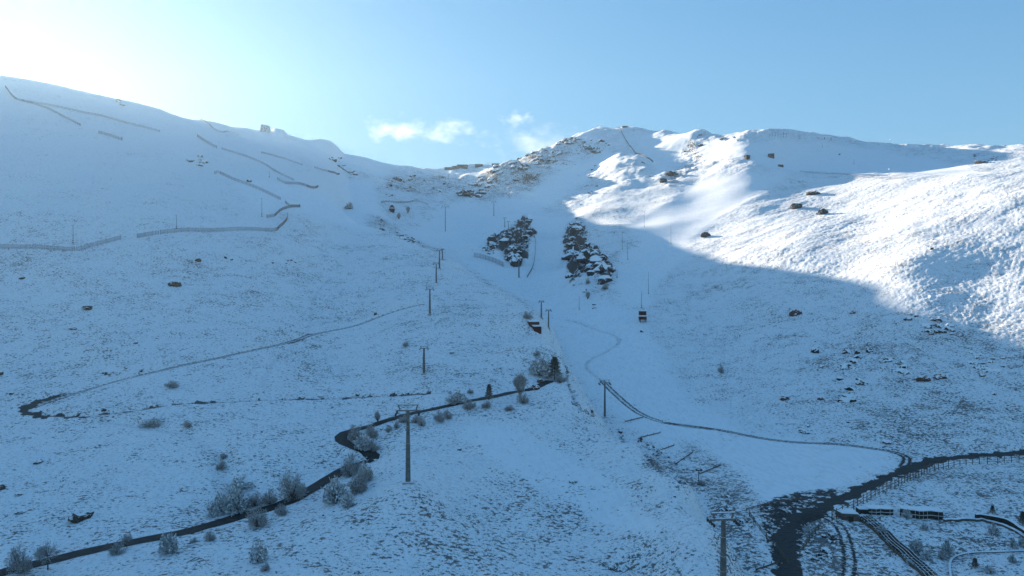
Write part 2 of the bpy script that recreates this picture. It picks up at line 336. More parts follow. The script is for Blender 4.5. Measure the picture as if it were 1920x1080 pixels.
def mat_ground():
    m, nt, b = newmat("snow_ground"); L = nt.links
    geo = N(nt, 'ShaderNodeNewGeometry'); P = geo.outputs['Position']
    at = lambda nme: N(nt, 'ShaderNodeAttribute', attribute_name=nme).outputs['Fac']
    tuft, dirt, piste, trk, rk = at('tuft'), at('dirt'), at('piste'), at('track'), at('rocky')
    mp = N(nt, 'ShaderNodeMapping'); mp.inputs['Scale'].default_value = (.75, 1.0, 1.7); L.new(P, mp.inputs['Vector'])
    n1 = noise(nt, mp.outputs[0], 1.5, 4, .62); n2 = noise(nt, P, .045, 3); n3 = noise(nt, P, .22, 3)
    q = math_(nt, 'MULTIPLY', math_(nt, 'SUBTRACT', n2, .5), .30)
    q = math_(nt, 'ADD', q, math_(nt, 'MULTIPLY', math_(nt, 'SUBTRACT', n3, .5), .34))
    q = math_(nt, 'ADD', q, n1); q = math_(nt, 'ADD', q, math_(nt, 'MULTIPLY', tuft, .17))
    sp = step(nt, q, .672, .725)
    q2 = math_(nt, 'ADD', math_(nt, 'MULTIPLY', math_(nt, 'SUBTRACT', q, n1), .6), math_(nt, 'ADD', noise(nt, mp.outputs[0], 3.1, 3, .6), .0))
    sp = math_(nt, 'MAXIMUM', sp, math_(nt, 'MULTIPLY', step(nt, q2, .64, .72), math_(nt, 'MULTIPLY', step(nt, tuft, .1, .5), .75)))
    n5 = noise(nt, P, 3.2, 3, .6)
    veg = mix(nt, n5, (.028, .022, .018), (.13, .105, .085))
    thin = step(nt, math_(nt, 'ADD', math_(nt, 'MULTIPLY', n1, .7), math_(nt, 'MULTIPLY', noise(nt, P, 1.9, 4, .7), .55)), .56, .78)  # greyer thin snow by noise; also paints shading of the small relief into colour
    snow = mix(nt, math_(nt, 'MULTIPLY', thin, math_(nt, 'SUBTRACT', .48, math_(nt, 'MULTIPLY', piste, .45))), SNOW, (.50, .51, .52))
    snow = mix(nt, math_(nt, 'MULTIPLY', trk, .32), snow, (.34, .36, .39))
    mp2 = N(nt, 'ShaderNodeMapping'); mp2.inputs['Scale'].default_value = (1.0, .25, .5); mp2.inputs['Rotation'].default_value = (0, 0, .35); L.new(P, mp2.inputs['Vector'])
    groom = step(nt, noise(nt, mp2.outputs[0], .9, 5, .65), .42, .68)
    snow = mix(nt, math_(nt, 'MULTIPLY', math_(nt, 'MULTIPLY', groom, piste), .45), snow, (.64, .67, .70))
    c = mix(nt, math_(nt, 'MULTIPLY', sp, .86), snow, veg)
    nz = N(nt, 'ShaderNodeSeparateXYZ'); L.new(geo.outputs['Normal'], nz.inputs[0])
    n4 = noise(nt, P, .55, 4, .65)
    st = math_(nt, 'SUBTRACT', math_(nt, 'ADD', math_(nt, 'MULTIPLY', n4, .75), math_(nt, 'MULTIPLY', rk, .16)), nz.outputs['Z'])
    rkf = math_(nt, 'MULTIPLY', step(nt, st, -.30, -.22), step(nt, rk, .1, .4))
    c = mix(nt, rkf, c, mix(nt, n5, (.03, .027, .026), (.12, .10, .09)))
    d = step(nt, math_(nt, 'ADD', math_(nt, 'MULTIPLY', dirt, .75), math_(nt, 'MULTIPLY', math_(nt, 'SUBTRACT', noise(nt, P, 1.6, 4, .65), .5), 1.5)), .22, .52)
    c = mix(nt, math_(nt, 'MULTIPLY', d, .97), c, mix(nt, n5, (.008, .008, .008), (.035, .032, .03)))
    L.new(c, b.inputs['Base Color'])
    bp = N(nt, 'ShaderNodeBump'); bp.inputs['Strength'].default_value = .55; bp.inputs['Distance'].default_value = .5
    hsum = math_(nt, 'MULTIPLY', math_(nt, 'ADD', n1, math_(nt, 'MULTIPLY', n5, .35)), math_(nt, 'SUBTRACT', 1.0, math_(nt, 'MULTIPLY', piste, .85)))
    L.new(hsum, bp.inputs['Height']); L.new(bp.outputs[0], b.inputs['Normal'])
    return m
def mat_rock(name, dark, light, snow_lo=.42, snow_hi=.60):
    m, nt, b = newmat(name); L = nt.links
    geo = N(nt, 'ShaderNodeNewGeometry'); tc = N(nt, 'ShaderNodeNewGeometry').outputs['Position']
    n1 = noise(nt, tc, 1.3, 5, .65); n2 = noise(nt, tc, .35, 3)
    c = mix(nt, step(nt, n1, .3, .7), dark, light)
    nz = N(nt, 'ShaderNodeSeparateXYZ'); L.new(geo.outputs['Normal'], nz.inputs[0])
    s = math_(nt, 'ADD', nz.outputs['Z'], math_(nt, 'MULTIPLY', math_(nt, 'SUBTRACT', n1, .5), .8))
    s = math_(nt, 'ADD', s, math_(nt, 'MULTIPLY', math_(nt, 'SUBTRACT', n2, .5), .4))
    L.new(mix(nt, step(nt, s, snow_lo, snow_hi), c, SNOW), b.inputs['Base Color'])
    bp = N(nt, 'ShaderNodeBump'); bp.inputs['Strength'].default_value = .7; bp.inputs['Distance'].default_value = .3
    L.new(n1, bp.inputs['Height']); L.new(bp.outputs[0], b.inputs['Normal'])
    return m
def mat_plain(name, c1, c2, scale=2.0, rough=.8, metal=0, snow=None):
    m, nt, b = newmat(name); L = nt.links
    P = N(nt, 'ShaderNodeNewGeometry'); n = noise(nt, P.outputs['Position'], scale, 4, .6)
    c = mix(nt, step(nt, n, .3, .7), c1, c2)
    if snow:
        nz = N(nt, 'ShaderNodeSeparateXYZ'); L.new(P.outputs['Normal'], nz.inputs[0])
        s = math_(nt, 'ADD', nz.outputs['Z'], math_(nt, 'MULTIPLY', math_(nt, 'SUBTRACT', n, .5), .6))
        c = mix(nt, step(nt, s, snow, snow+.15), c, SNOW)
    L.new(c, b.inputs['Base Color']); b.inputs['Roughness'].default_value = rough; b.inputs['Metallic'].default_value = metal
    return m
M = {}
M['ground'] = mat_ground()
M['rock'] = mat_rock('dark_schist', (.012, .012, .013), (.055, .048, .044), .26, .46)
M['rockbare'] = mat_rock('brown_schist', (.02, .016, .012), (.10, .078, .056), .78, .98)
M['rockred'] = mat_rock('red_schist', (.05, .025, .02), (.17, .09, .07), .5, .65)
M['tarmac'] = mat_plain('wet_tarmac', (.012, .012, .013), (.035, .035, .036), 1.2, .75)
M['steel'] = mat_plain('galvanised_steel', (.10, .105, .10), (.17, .175, .17), 1.5, .55, .3)
M['steelsnow'] = mat_plain('frosted_steel', (.12, .12, .12), (.2, .2, .2), 1.5, .6, .2, snow=.5)
M['darksteel'] = mat_plain('dark_steel', (.03, .03, .03), (.07, .07, .07), 1.5, .6, .2)
M['wood'] = mat_plain('weathered_wood', (.07, .055, .04), (.17, .135, .10), 3.0)
M['woodfar'] = mat_plain('grey_fence_wood', (.15, .15, .155), (.26, .255, .26), 1.0)
M['net'] = mat_plain('grey_net', (.12, .11, .12), (.2, .18, .2), 1.0)
M['stone'] = mat_plain('stone_wall', (.06, .05, .04), (.16, .13, .10), 2.2)
M['darkwall'] = mat_plain('dark_wall', (.02, .018, .016), (.05, .042, .036), 2.0)
M['redwall'] = mat_plain('dull_red_paint', (.06, .018, .014), (.11, .035, .025), 2.0)
M['glass'] = mat_plain('dark_glass', (.01, .012, .015), (.02, .022, .025), 2.0, .15)
M['snow'] = mat_plain('lying_snow', (.80, .83, .86), SNOW, 1.0)
M['concrete'] = mat_plain('pale_concrete', (.3, .29, .28), (.42, .41, .39), 1.4, snow=.6)
M['plaster'] = mat_plain('snow_plastered_rock', (.10, .10, .10), (.75, .77, .80), .9, snow=.4)
M['bark'] = mat_plain('bark', (.05, .04, .03), (.14, .11, .085), 6.0)
M['frost'] = mat_plain('frosted_twigs', (.15, .13, .11), (.58, .58, .58), 3.5)
M['frostwhite'] = mat_plain('snow_laden_leaves', (.14, .15, .13), (.70, .72, .74), 2.2, snow=.2)
M['evergreen'] = mat_plain('dark_needles', (.05, .05, .035), (.34, .33, .29), 4.0)
M['heather'] = mat_plain('heather', (.02, .017, .013), (.085, .068, .05), 2.0, snow=.72)
# ---------------------------------------------------------------- object helpers
def tag(o, label=None, cat=None, group=None, kind=None):
    if label: o['label'] = label
    if cat: o['category'] = cat
    if group: o['group'] = group
    if kind: o['kind'] = kind
    return o
def mesh_obj(name, V, Fc, mat, parent=None, smooth=False):
    me = bpy.data.meshes.new(name); me.from_pydata([tuple(v) for v in V], [], Fc); me.update()
    mats = mat if isinstance(mat, (list, tuple)) else [mat]
    for x in mats: me.materials.append(x)
    if smooth: me.polygons.foreach_set('use_smooth', [True]*len(me.polygons))
    o = bpy.data.objects.new(name, me); COL.objects.link(o)
    if parent: o.parent = parent
    return o
def empty(name, loc, rz=0.0, scale=1.0):
    o = bpy.data.objects.new(name, None); COL.objects.link(o)
    o.location = loc; o.rotation_euler = (0, 0, rz); o.scale = (scale,)*3
    o.empty_display_size = .5
    return o
def copy_tree(o, parent=None):
    c = o.copy(); COL.objects.link(c)
    if parent: c.parent = parent
    for ch in o.children: copy_tree(ch, c)
    return c
class MB:
    def __init__(s): s.V = []; s.F = []
    def box(s, x0, x1, y0, y1, z0, z1):
        n = len(s.V)
        s.V += [(x0,y0,z0),(x1,y0,z0),(x1,y1,z0),(x0,y1,z0),(x0,y0,z1),(x1,y0,z1),(x1,y1,z1),(x0,y1,z1)]
        s.F += [tuple(n+i for i in f) for f in ((0,3,2,1),(4,5,6,7),(0,1,5,4),(1,2,6,5),(2,3,7,6),(3,0,4,7))]
        return s
    def tube(s, a, b, r0, r1=None, n=8):
        r1 = r0 if r1 is None else r1
        a = Vector(a); b = Vector(b); d = (b-a).normalized()
        t = d.orthogonal().normalized(); w = d.cross(t); k = len(s.V)
        for c, r in ((a, r0), (b, r1)):
            for i in range(n):
                an = 2*math.pi*i/n; s.V.append(tuple(c+t*math.cos(an)*r+w*math.sin(an)*r))
        for i in range(n):
            j = (i+1) % n; s.F.append((k+i, k+j, k+n+j, k+n+i))
        s.F.append(tuple(k+n-1-i for i in range(n))); s.F.append(tuple(k+n+i for i in range(n)))
        return s
    def quadprism(s, base, top):
        n = len(s.V); m = len(base); s.V += list(base)+list(top)
        s.F.append(tuple(n+m-1-i for i in range(m))); s.F.append(tuple(n+m+i for i in range(m)))
        for i in range(m):
            j = (i+1) % m; s.F.append((n+i, n+j, n+m+j, n+m+i))
        return s
    def build(s, name, mat, parent=None, smooth=False): return mesh_obj(name, s.V, s.F, mat, parent, smooth)
# ---------------------------------------------------------------- ground sheet
def build_ground():
    me = bpy.data.meshes.new("ground")
    co = np.stack([Xg, Yg, Z], -1).reshape(-1, 3).astype(np.float32)
    nv = NU*NB; me.vertices.add(nv); me.vertices.foreach_set('co', co.ravel())
    i = np.arange(NB-1)[:, None]*NU+np.arange(NU-1)[None]
    q = np.stack([i, i+1, i+NU+1, i+NU], -1).reshape(-1, 4).astype(np.int32); nf = len(q)
    me.loops.add(nf*4); me.loops.foreach_set('vertex_index', q.ravel())
    me.polygons.add(nf); me.polygons.foreach_set('loop_start', np.arange(nf, dtype=np.int32)*4)
    me.polygons.foreach_set('use_smooth', np.ones(nf, bool))
    me.update(calc_edges=True)
    for nme, A in (('tuft', TUFT), ('dirt', DIRT), ('piste', PISTE), ('track', TRACK), ('rocky', RK)):
        at = me.attributes.new(nme, 'FLOAT', 'POINT'); at.data.foreach_set('value', np.clip(A, 0, 2).astype(np.float32).ravel())
    me.materials.append(M['ground'])
    o = bpy.data.objects.new("ground", me); COL.objects.link(o)
    tag(o, "snow covered mountain slopes and valley floor", kind='structure'); return o
ground = build_ground()
def ribbon(name, L, z, w, mat, up, label):
    V = []; Fc = []; n = len(L); r = random.Random(3)
    for k, (x, y) in enumerate(L):
        a = L[max(k-1, 0)]; b = L[min(k+1, n-1)]; tx, ty = b[0]-a[0], b[1]-a[1]; l = math.hypot(tx, ty)+1e-9
        for s in (-1, -.5, 0, .5, 1):
            ww = w/2*s*(1+.30*(r.random()-.5)*(abs(s) == 1)); V.append((x-ty/l*ww, y+tx/l*ww, z[k]+up+.03*(1-abs(s))))
    for k in range(n-1):
        for s in range(4):
            i = k*5+s; Fc.append((i+5, i+6, i+1, i))
    o = mesh_obj(name, V, Fc, mat, smooth=True); tag(o, label, kind='structure'); return o
ribbon('road', *ROADS['tarmac'], 3.4, M['tarmac'], .05, "narrow black tarmac road winding up the near hillside")
# ---------------------------------------------------------------- chairlift pylons
def px2m(P, px): return px/F*P.y
def make_pylon(h, w, label, group, cat='lift pylon', framed=True):
    r = empty('lift_pylon', (0, 0, 0)); tag(r, label, cat, group)
    k = h/13.0; rb = .42*w; rt = .24*w
    m = MB().tube((0,0,-1), (0,0,h*.5), rb, (rb+rt)/2*1.06, 12); m.tube((0,0,h*.5), (0,0,h*.92), (rb+rt)/2, rt, 12); m.build('pole', M['steel'], r, False)
    for z in (.33, .5, .72): MB().tube((0,0,h*z-.06), (0,0,h*z+.06), rb*1.12*(1-.3*z), rb*1.12*(1-.3*z), 12).build('flange', M['steelsnow'], r)
    MB().box(-.8*w,.8*w,-.8*w,.8*w,-1.2,.22).build('foundation', M['concrete'], r)
    a = 1.9*k; za = h*.925
    MB().box(-a,a,-.16*w,.16*w,za-.13,za+.13).build('crossarm', M['steelsnow'], r)
    for s in (-1, 1):
        m = MB().box(s*a-.07,s*a+.07,-1.5*k,1.5*k,za-.42*k,za-.26*k)
        m.box(s*a-.05,s*a+.05,-.1,.1,za-.3*k,za+.02)
        t = m.build('sheave_train', M['darksteel'], r)
        for q in range(4):
            yy = (-1.2+.8*q)*k; MB().tube((s*a-.12,yy,za-.5*k), (s*a+.12,yy,za-.5*k), .2*k, .2*k, 10).build('sheave_wheel', M['darksteel'], t)
    if framed:
        m = MB(); b = a*.84; c = a*.70; zt = h
        for s in (-1, 1): m.tube((s*c,0,za), (s*b,0,zt), .12*w, .12*w, 6)
        m.tube((-b*1.15,0,zt), (b*1.15,0,zt), .12*w, .12*w, 6)
        m.build('lifting_frame', M['steelsnow'], r)
    m = MB()
    for s in (-1, 1): m.tube((s*.18,-rb-.12,.8), (s*.18,-rt-.12,za), .025, .025, 4)
    for q in range(int(h/.5)-2): m.box(-.18,.18,-rb-.14,-rb-.10,1+q*.5,1.03+q*.5)
    m.build('ladder', M['steel'], r)
    return r
def put(r, u, v, rz=0): r.location = G(u, v); r.rotation_euler = (0, 0, rz); return r
GP1 = 'lift pylons climbing the near hillside'
for (u, v, vt, w, lab) in [
    (765, 905, 759, 1.15, "nearest tall steel lift pylon below the black road, with a trapezoid frame on top"),
    (795, 702, 650, 1.1, "grey lift pylon on open snow, second up the hillside line from the road"),
    (806, 590, 539, 1.1, "grey lift pylon third up the near hillside line, above the long snowy path"),
    (818, 530, 492, 1.0, "grey lift pylon fourth up the near hillside line, close under a pair of pylons"),
    (824, 504, 467, 1.0, "left pylon of the close pair at the top of the near spur"),
    (829.5, 488, 467, 1.0, "short right pylon of the close pair at the top of the near spur")]:
    P = G(u, v); put(make_pylon(px2m(P, v-vt), w, lab, GP1), u, v, .04)
GP2 = 'lift pylons along the valley piste'
for (u, v, vt, w, fr, lab) in [
    (1134, 783, 713, .9, True, "slim dark pylon on the spur edge beside the rutted valley track"),
    (1356, 1125, 962, 1.1, True, "large pylon with broad frame cut off by the bottom edge, left of the muddy yard"),
    (1015, 598, 565, .8, True, "left of the two small pylons beside the half buried red shed"),
    (1028.5, 614, 579, .8, True, "right of the two small pylons beside the half buried red shed"),
    (973, 521, 484, 1.3, False, "thick dark pylon in front of the dark overhanging rock of the central crag"),
    (983, 435, 409, 1.1, False, "dark pylon on top of the central crag"),
    (953, 433, 415, .9, True, "right of two faint pylons above the central crag"),
    (946.5, 427, 408, .9, False, "left of two faint pylons above the central crag"),
    (926, 405, 377, .9, True, "distant pylon on rocky snow under the sunlit tongue"),
    (835, 434, 385, .9, True, "tall thin dark pylon alone on the upper bowl piste"),
    (915, 327, 305, .8, True, "tiny pylon on the skyline saddle right of the ridge buildings")]:
    P = G(u, v); put(make_pylon(px2m(P, v-vt), w, lab, GP2, framed=fr), u, v, .1)
# ---------------------------------------------------------------- thin masts (lamps and snow lances)
def make_mast(h, label, group, head):
    r = empty('piste_mast', (0, 0, 0)); tag(r, label, 'mast', group)
    m = MB().tube((0,0,-.6), (0,0,h), .13, .07, 8); m.build('pole', M['darksteel'] if head != 'snow' else M['steelsnow'], r)
    if head == 'lamp': MB().box(-.7,.7,-.15,.15,h-.15,h+.05).box(-.75,-.35,-.3,.1,h-.1,h+.25).box(.35,.75,-.3,.1,h-.1,h+.25).build('floodlight', M['darksteel'], r)
    elif head == 'lance': MB().tube((0,0,h*.15),(0,-.5,h*.15),.3,.2,8).tube((0,0,h),(0,-.9,h+.25),.1,.14,8).build('nozzle', M['steel'], r)
    else: MB().tube((0,0,h),(0,0,h+.55),.6,.75,8).tube((0,0,h-.6),(0,0,h),.15,.6,8).build('frosted_head', M['snow'], r)
    MB().box(-.35,.35,-.35,.35,-.6,.3).build('plinth', M['darksteel'], r)
    return r
GM = 'thin masts along the pistes'
for (u, v, vt, hd, lab) in [
    (137, 457, 425, 'lance', "thin snow mast standing above the long fence on the far left slope"),
    (331, 429, 405, 'lance', "thin snow mast just above the middle of the curved fence"),
    (491, 406, 373, 'lance', "thin mast inside the hollow enclosed by the looping fences"),
    (1167, 468, 436, 'lamp', "left of two thin masts beside the big dark crag, under a crossbar"),
    (1177, 487, 452, 'lance', "right of two thin masts beside the big dark crag"),
    (1157, 521, 507, 'lance', "short mast at the lower right foot of the big dark crag"),
    (1216, 551, 511, 'lance', "tall thin mast on the open piste right of the big dark crag"),
    (1203, 578, 548, 'lance', "thin mast directly above the red cabin"),
    (1086, 580, 557, 'lance', "faint mast in the piste below the big dark crag"),
    (1208, 426, 398, 'lamp', "mast standing in the small shadow above the big dark crag"),
    (1258, 458, 425, 'lance', "thin mast at the edge of the small sunlit triangle"),
    (1310, 909, 882, 'lamp', "thin mast beside log barriers left of the muddy slope"),
    (841, 336, 326, 'lance', "tiny mast on the sunlit strip below the ridge buildings"),
    (505, 333, 322, 'lance', "tiny mast among fences on the upper left slope"),
    (1498, 262, 247, 'lamp', "dark mast with frosted foot on the right ridge crest"),
    (1542, 276, 267, 'snow', "frosted white post below the snow covered rail on the ridge"),
    (1601, 308, 297, 'snow', "frosted post in the middle of the blue ridge shadow"),
    (1667, 327, 318, 'snow', "frosted post at the lower rim of the blue ridge shadow"),
    (1310, 246, 238, 'snow', "frosted white post on the skyline of the rounded summit"),
    (1669, 269, 262, 'snow', "lone frosted post on the far right skyline")]:
    P = G(u, v); P.z = H(P.x, P.y); o = make_mast(px2m(P, v-vt), lab, GM, hd); o.location = P
# ---------------------------------------------------------------- fences
def fence(uv, h, label, style='slat', post_step=3.0, group='snow fences on the slopes'):
    L = line_xy(uv, .45 if style == 'slat' else 1.0); pts = [Vector((x, y, H(x, y))) for x, y in L]
    r = empty('snow_fence', pts[0]); tag(r, label, 'fence', group); o0 = pts[0]
    far = o0.y > 420
    if far: h *= .85
    mat = M['woodfar'] if style != 'rail' else M['wood']
    sl = MB(); acc = 0; lastp = None; posts = []; run = 1e9; rj = random.Random(len(label))
    for k in range(len(pts)-1):
        a = pts[k]-o0; b = pts[k+1]-o0; d = (b-a); L_ = d.length
        if L_ < 1e-4: continue
        t = d/L_; n = Vector((-t.y, t.x, 0)).normalized()
        run += L_
        if run > post_step: posts.append(a.copy()); run = 0
        if style == 'rail':
            for z in (.45, .95, 1.4): q = Vector((0,0,z*h/1.5)); sl.tube(a+q, b+q, .05, .05, 4)
        elif style == 'net':
            for z in np.arange(.1, h, .3): q = Vector((0,0,float(z))); sl.tube(a+q, b+q, .05, .05, 3)
            sl.tube(a+Vector((0,0,.1)), b+Vector((0,0,h)), .04, .04, 3)
        else:
            hh = h*(.93+.1*rj.random()); w = t*(.075 if not far else .06)*(L_/.45)
            base = [a-w-n*.03, a+w-n*.03, a+w+n*.03, a-w+n*.03]
            sl.quadprism([p+Vector((0,0,.12)) for p in base], [p+Vector((0,0,hh)) for p in base])
            for z in (.3, .85): q = Vector((0,0,h*z)); sl.tube(a+q+n*.06, b+q+n*.06, .035, .035, 4)
    sl.build('slat_panel' if style == 'slat' else ('rails' if style == 'rail' else 'netting'), mat if style != 'net' else M['net'], r)
    if far:
        m = MB()
        for p in posts: m.tube(p-Vector((0,0,.5)), p+Vector((0,0,h*1.08)), .1, .08, 5)
        m.build('posts', M['wood'], r)
    else:
        pm = MB().tube((0,0,-.5), (0,0,h*1.1), .1, .08, 6); first = None
        posts = posts[:100]
        for p in posts:
            if first is None: first = pm.build('post', M['wood'], r); first.location = p
            else:
                c = first.copy(); COL.objects.link(c); c.parent = r; c.location = p
    return r
fence([(-40,469),(0,468),(60,468),(140,471),(178,462),(228,449)], 2.2, "pale slatted snow fence running off the left edge and curving up", post_step=3.6)
fence([(257,447),(300,440),(400,435),(505,435),(525,428),(538,414),(539,404)], 2.2, "long slatted snow fence bending round the hollow, right of a gap", post_step=3.6)
fence([(500,410),(514,407),(528,396),(545,390),(563,389)], 2.0, "short fence climbing from the hollow to the spur tip")
fence([(535,381),(545,388),(563,390)], 2.2, "very short dark fence joining the spur tip fence")
fence([(402,328),(412,327),(440,340),(480,354),(505,366),(527,377)], 2.6, "dark straight snow fence descending to the spur tip")
fence([(520,338),(535,345),(560,346),(575,350),(597,352)], 2.6, "dark fence above the spur tip, pointing at the bowl")
fence([(370,258),(388,269),(407,280)], 3.0, "short dark fence high on the left slope above a longer one")
fence([(416,281),(450,291),(480,302),(500,312),(525,328),(552,340)], 2.2, "long thin fence crossing the upper left slope")
fence([(490,288),(530,298),(568,311)], 2.0, "faint fence right below the skyline rock tower")
fence([(590,317),(615,322),(637,328)], 2.4, "faint fence left of the upper bowl rocks")
fence([(375,224),(398,240),(416,249),(428,248),(448,255)], 1.8, "faint fence just under the left skyline")
fence([(10,165),(22,180),(40,190),(100,200),(180,217),(240,234),(300,248)], 2.2, "hazy long fence at the far upper left below the glow")
fence([(40,190),(75,200),(110,216),(152,238)], 2.2, "hazy fence forking down from the far upper left line")
fence([(185,251),(205,257),(230,265)], 2.6, "short isolated fence in the middle of the upper left slope")
fence([(1157,240),(1170,258),(1185,280),(1205,292),(1225,306)], 2.6, "fence dropping from the rounded summit along a rib")
fence([(1000,435),(1004,455),(1003,480),(998,505),(988,523)], 2.0, "dark fence curving round the right side of the central crag", post_step=5)
fence([(715,381),(745,381),(775,379),(790,381),(803,386)], 2.4, "thin dark fence across the bowl above a gully of scrub", post_step=5)
fence([(889,483),(905,486),(925,492),(945,502)], 4.5, "slack grey netting across the foot of the central crag", 'net', post_step=6, group='safety nets')
fence([(1500,322),(1560,327),(1600,331),(1700,334)], 1.2, "low frosted fence along the sunlit shelf rim", 'net', post_step=6)
fence([(1560,978),(1590,962),(1612,950),(1645,931),(1685,912),(1720,896),(1755,883),(1800,874),(1860,869),(1960,862)], 1.9, "dark post and rail fence following the muddy road to the right edge", 'rail', post_step=1.9)
fence([(1400,958),(1430,950),(1470,942),(1510,938)], .5, "low snow covered rope line across the muddy slope", 'rail', post_step=4)
fence([(1500,1040),(1515,1020),(1540,985)], 1.0, "short snow topped rail beside the mud yard", 'rail', post_step=2)
fence([(1405,968),(1425,995),(1450,1025),(1480,1062)], .9, "snow topped rail slanting down left of the mud yard", 'rail', post_step=2.5)
# low log barriers across the drainage
def log_barrier(a, b, label):
    A = G(*a); B = G(*b); m = MB(); d = B-A
    for z in (.12, .34): m.tube(Vector((0,0,z*.6)), d+Vector((0,0,z*.6)), .09, .08, 7)
    o = m.build('logs', M['wood']); r = empty('log_barrier', A); o.parent = r
    tag(r, label, 'barrier', 'log barriers across the stream bed')
    pm = MB()
    for t in (0, .33, .66, 1): pm.tube(d*t+Vector((0,.2,-.4)), d*t+Vector((0,.2,.6)), .07, .07, 5)
    pm.build('stakes', M['wood'], r)
log_barrier((1266,872), (1299,849), "dark log barrier, the boldest one, above the thin mast")
log_barrier((1232,848), (1264,836), "thin snowy log barrier left of the boldest one")
log_barrier((1312,890), (1352,873), "snow covered log barrier right of the thin mast")
log_barrier((1172,792), (1206,783), "faint log barrier near the rutted track bend")
log_barrier((1202,822), (1238,812), "faint log barrier second down from the slim pylon")
log_barrier((1418,1070), (1462,1056), "log barrier at the bottom edge beside the mud")
# ---------------------------------------------------------------- buildings
def gable_house(name, label, u, v, w, d, hw, hr, mat, rz=0, cat='building', windows=2, roofmat='snow', group=None):
    P = G(u, v); r = empty(name, P, rz); tag(r, label, cat, group)
    b = MB().box(-w/2,w/2,-d/2,d/2,-3,hw)
    n = len(b.V); b.V += [(-w/2,-d/2,hw),(-w/2,d/2,hw),(-w/2,0,hw+hr),(w/2,-d/2,hw),(w/2,d/2,hw),(w/2,0,hw+hr)]
    b.F += [(n,n+2,n+1),(n+3,n+4,n+5)]
    b.build('wall', M[mat], r)
    e = .35; m = MB(); zt = hw+hr
    for s in (-1, 1):
        m.quadprism([(-w/2-e,s*(d/2+e),hw-.2),(w/2+e,s*(d/2+e),hw-.2),(w/2+e,0,zt+.02),(-w/2-e,0,zt+.02)],
                    [(-w/2-e,s*(d/2+e),hw+.15),(w/2+e,s*(d/2+e),hw+.15),(w/2+e,0,zt+.4),(-w/2-e,0,zt+.4)])
    m.build('roof', M[roofmat], r)
    for k in range(windows):
        x = -w/2+(k+.7)*w/(windows+.4); f = MB().box(x-.55,x+.55,-d/2-.06,-d/2+.05,hw*.4,hw*.4+1.1).build('window', M['glass'], r)
    MB().box(w/2-1.5,w/2-.6,-d/2-.07,-d/2+.05,0,2.0).build('door', M['darkwall'], r)
    return r
GH = 'distant buildings on the skyline saddle'
gable_house('mountain_lodge', "largest brown lodge at the left end of the skyline saddle", 843, 318, 15, 9, 2.2, .9, 'darkwall', .1, windows=4, roofmat='stone', group=GH)
gable_house('mountain_lodge', "small square lodge joined to the right side of the largest lodge", 853, 317, 8, 7, 3.0, 1.0, 'darkwall', -.1, windows=2, roofmat='stone', group=GH)
gable_house('mountain_lodge', "dark domed lodge in the middle of the skyline saddle", 867, 315, 16, 8, 1.6, 2.6, 'darkwall', 0, windows=3, roofmat='darkwall', group=GH)
gable_house('mountain_lodge', "dark gabled lodge left of the skyline pylon", 898, 313, 12, 8, 1.4, 2.0, 'darkwall', 0, windows=2, roofmat='darkwall', group=GH)
gable_house('mountain_lodge', "low long lodge right of the skyline pylon", 929, 309, 12, 7, 1.6, 1.0, 'darkwall', 0, windows=3, roofmat='stone', group=GH)
GS = 'small huts on the sunlit shelf'
gable_house('piste_hut', "dark round shouldered hut on the sunlit shelf, leftmost of three", 1401, 299, 5, 4, 3.5, 1, 'darkwall', .3, 'hut', 1, 'darkwall', GS)
gable_house('piste_hut', "brown square hut on the sunlit shelf, middle of three", 1446, 296, 6, 5, 3.6, .8, 'stone', -.2, 'hut', 1, 'stone', GS)
gable_house('piste_hut', "small snowy hut on the shelf edge, lowest of three", 1464, 313, 4, 4, 2.2, 1, 'stone', .2, 'hut', 1, 'snow', GS)
gable_house('summit_hut', "tiny dark hut on the rounded summit", 1172, 239, 9, 4, 1.4, .8, 'darkwall', 0, 'hut', 2, 'darkwall')
# dark timber kiosk in the bowl
P = G(735, 398); r = empty('gully_kiosk', P); tag(r, "dark kiosk with a snow line round its middle above the scrub gully", 'kiosk')
MB().tube((0,0,-1), (0,0,3.2), 2.2, 2.9, 12).build('wall', M['darkwall'], r); MB().tube((0,0,3.2), (0,0,3.7), 3.5, 3.5, 12).build('balcony', M['snow'], r)
MB().tube((0,0,3.7), (0,0,6.6), 3.0, 1.0, 12).build('roof', M['darkwall'], r)
# red cabin on the piste edge
P = G(1205, 604); k = px2m(P, 1); r = empty('red_cabin', P); tag(r, "dark red cabin on stilts with a snowy ledge at the right edge of the piste", 'cabin')
w = 6.5*k; 
MB().box(-w,w,-1.6,2.2,4*k,10.2*k).build('lower_wall', M['redwall'], r)
MB().box(-w*.95,w*.95,-1.2,2.1,12*k,20*k).build('upper_wall', M['redwall'], r)
MB().box(-w*1.12,w*1.12,-1.9,2.3,10.2*k,12*k).build('ledge', M['snow'], r)
MB().box(-w*1.08,w*1.08,-1.7,2.4,20*k,21.6*k).build('roof', M['snow'], r)
f = MB().box(-w*.75,w*.75,-1.27,-1.1,13.5*k,18.8*k).build('window', M['glass'], r)
MB().box(-.08,.08,-1.32,-1.27,13.5*k,18.8*k).box(-w*.75,w*.75,-1.32,-1.27,16*k,16.2*k).build('frame', M['redwall'], f)
for sx in (-1, 1):
    for sy in (-1.3, 1.8): MB().box(sx*w*.8-.15,sx*w*.8+.15,sy-.15,sy+.15,-1.5,4*k).build('leg', M['darksteel'], r)
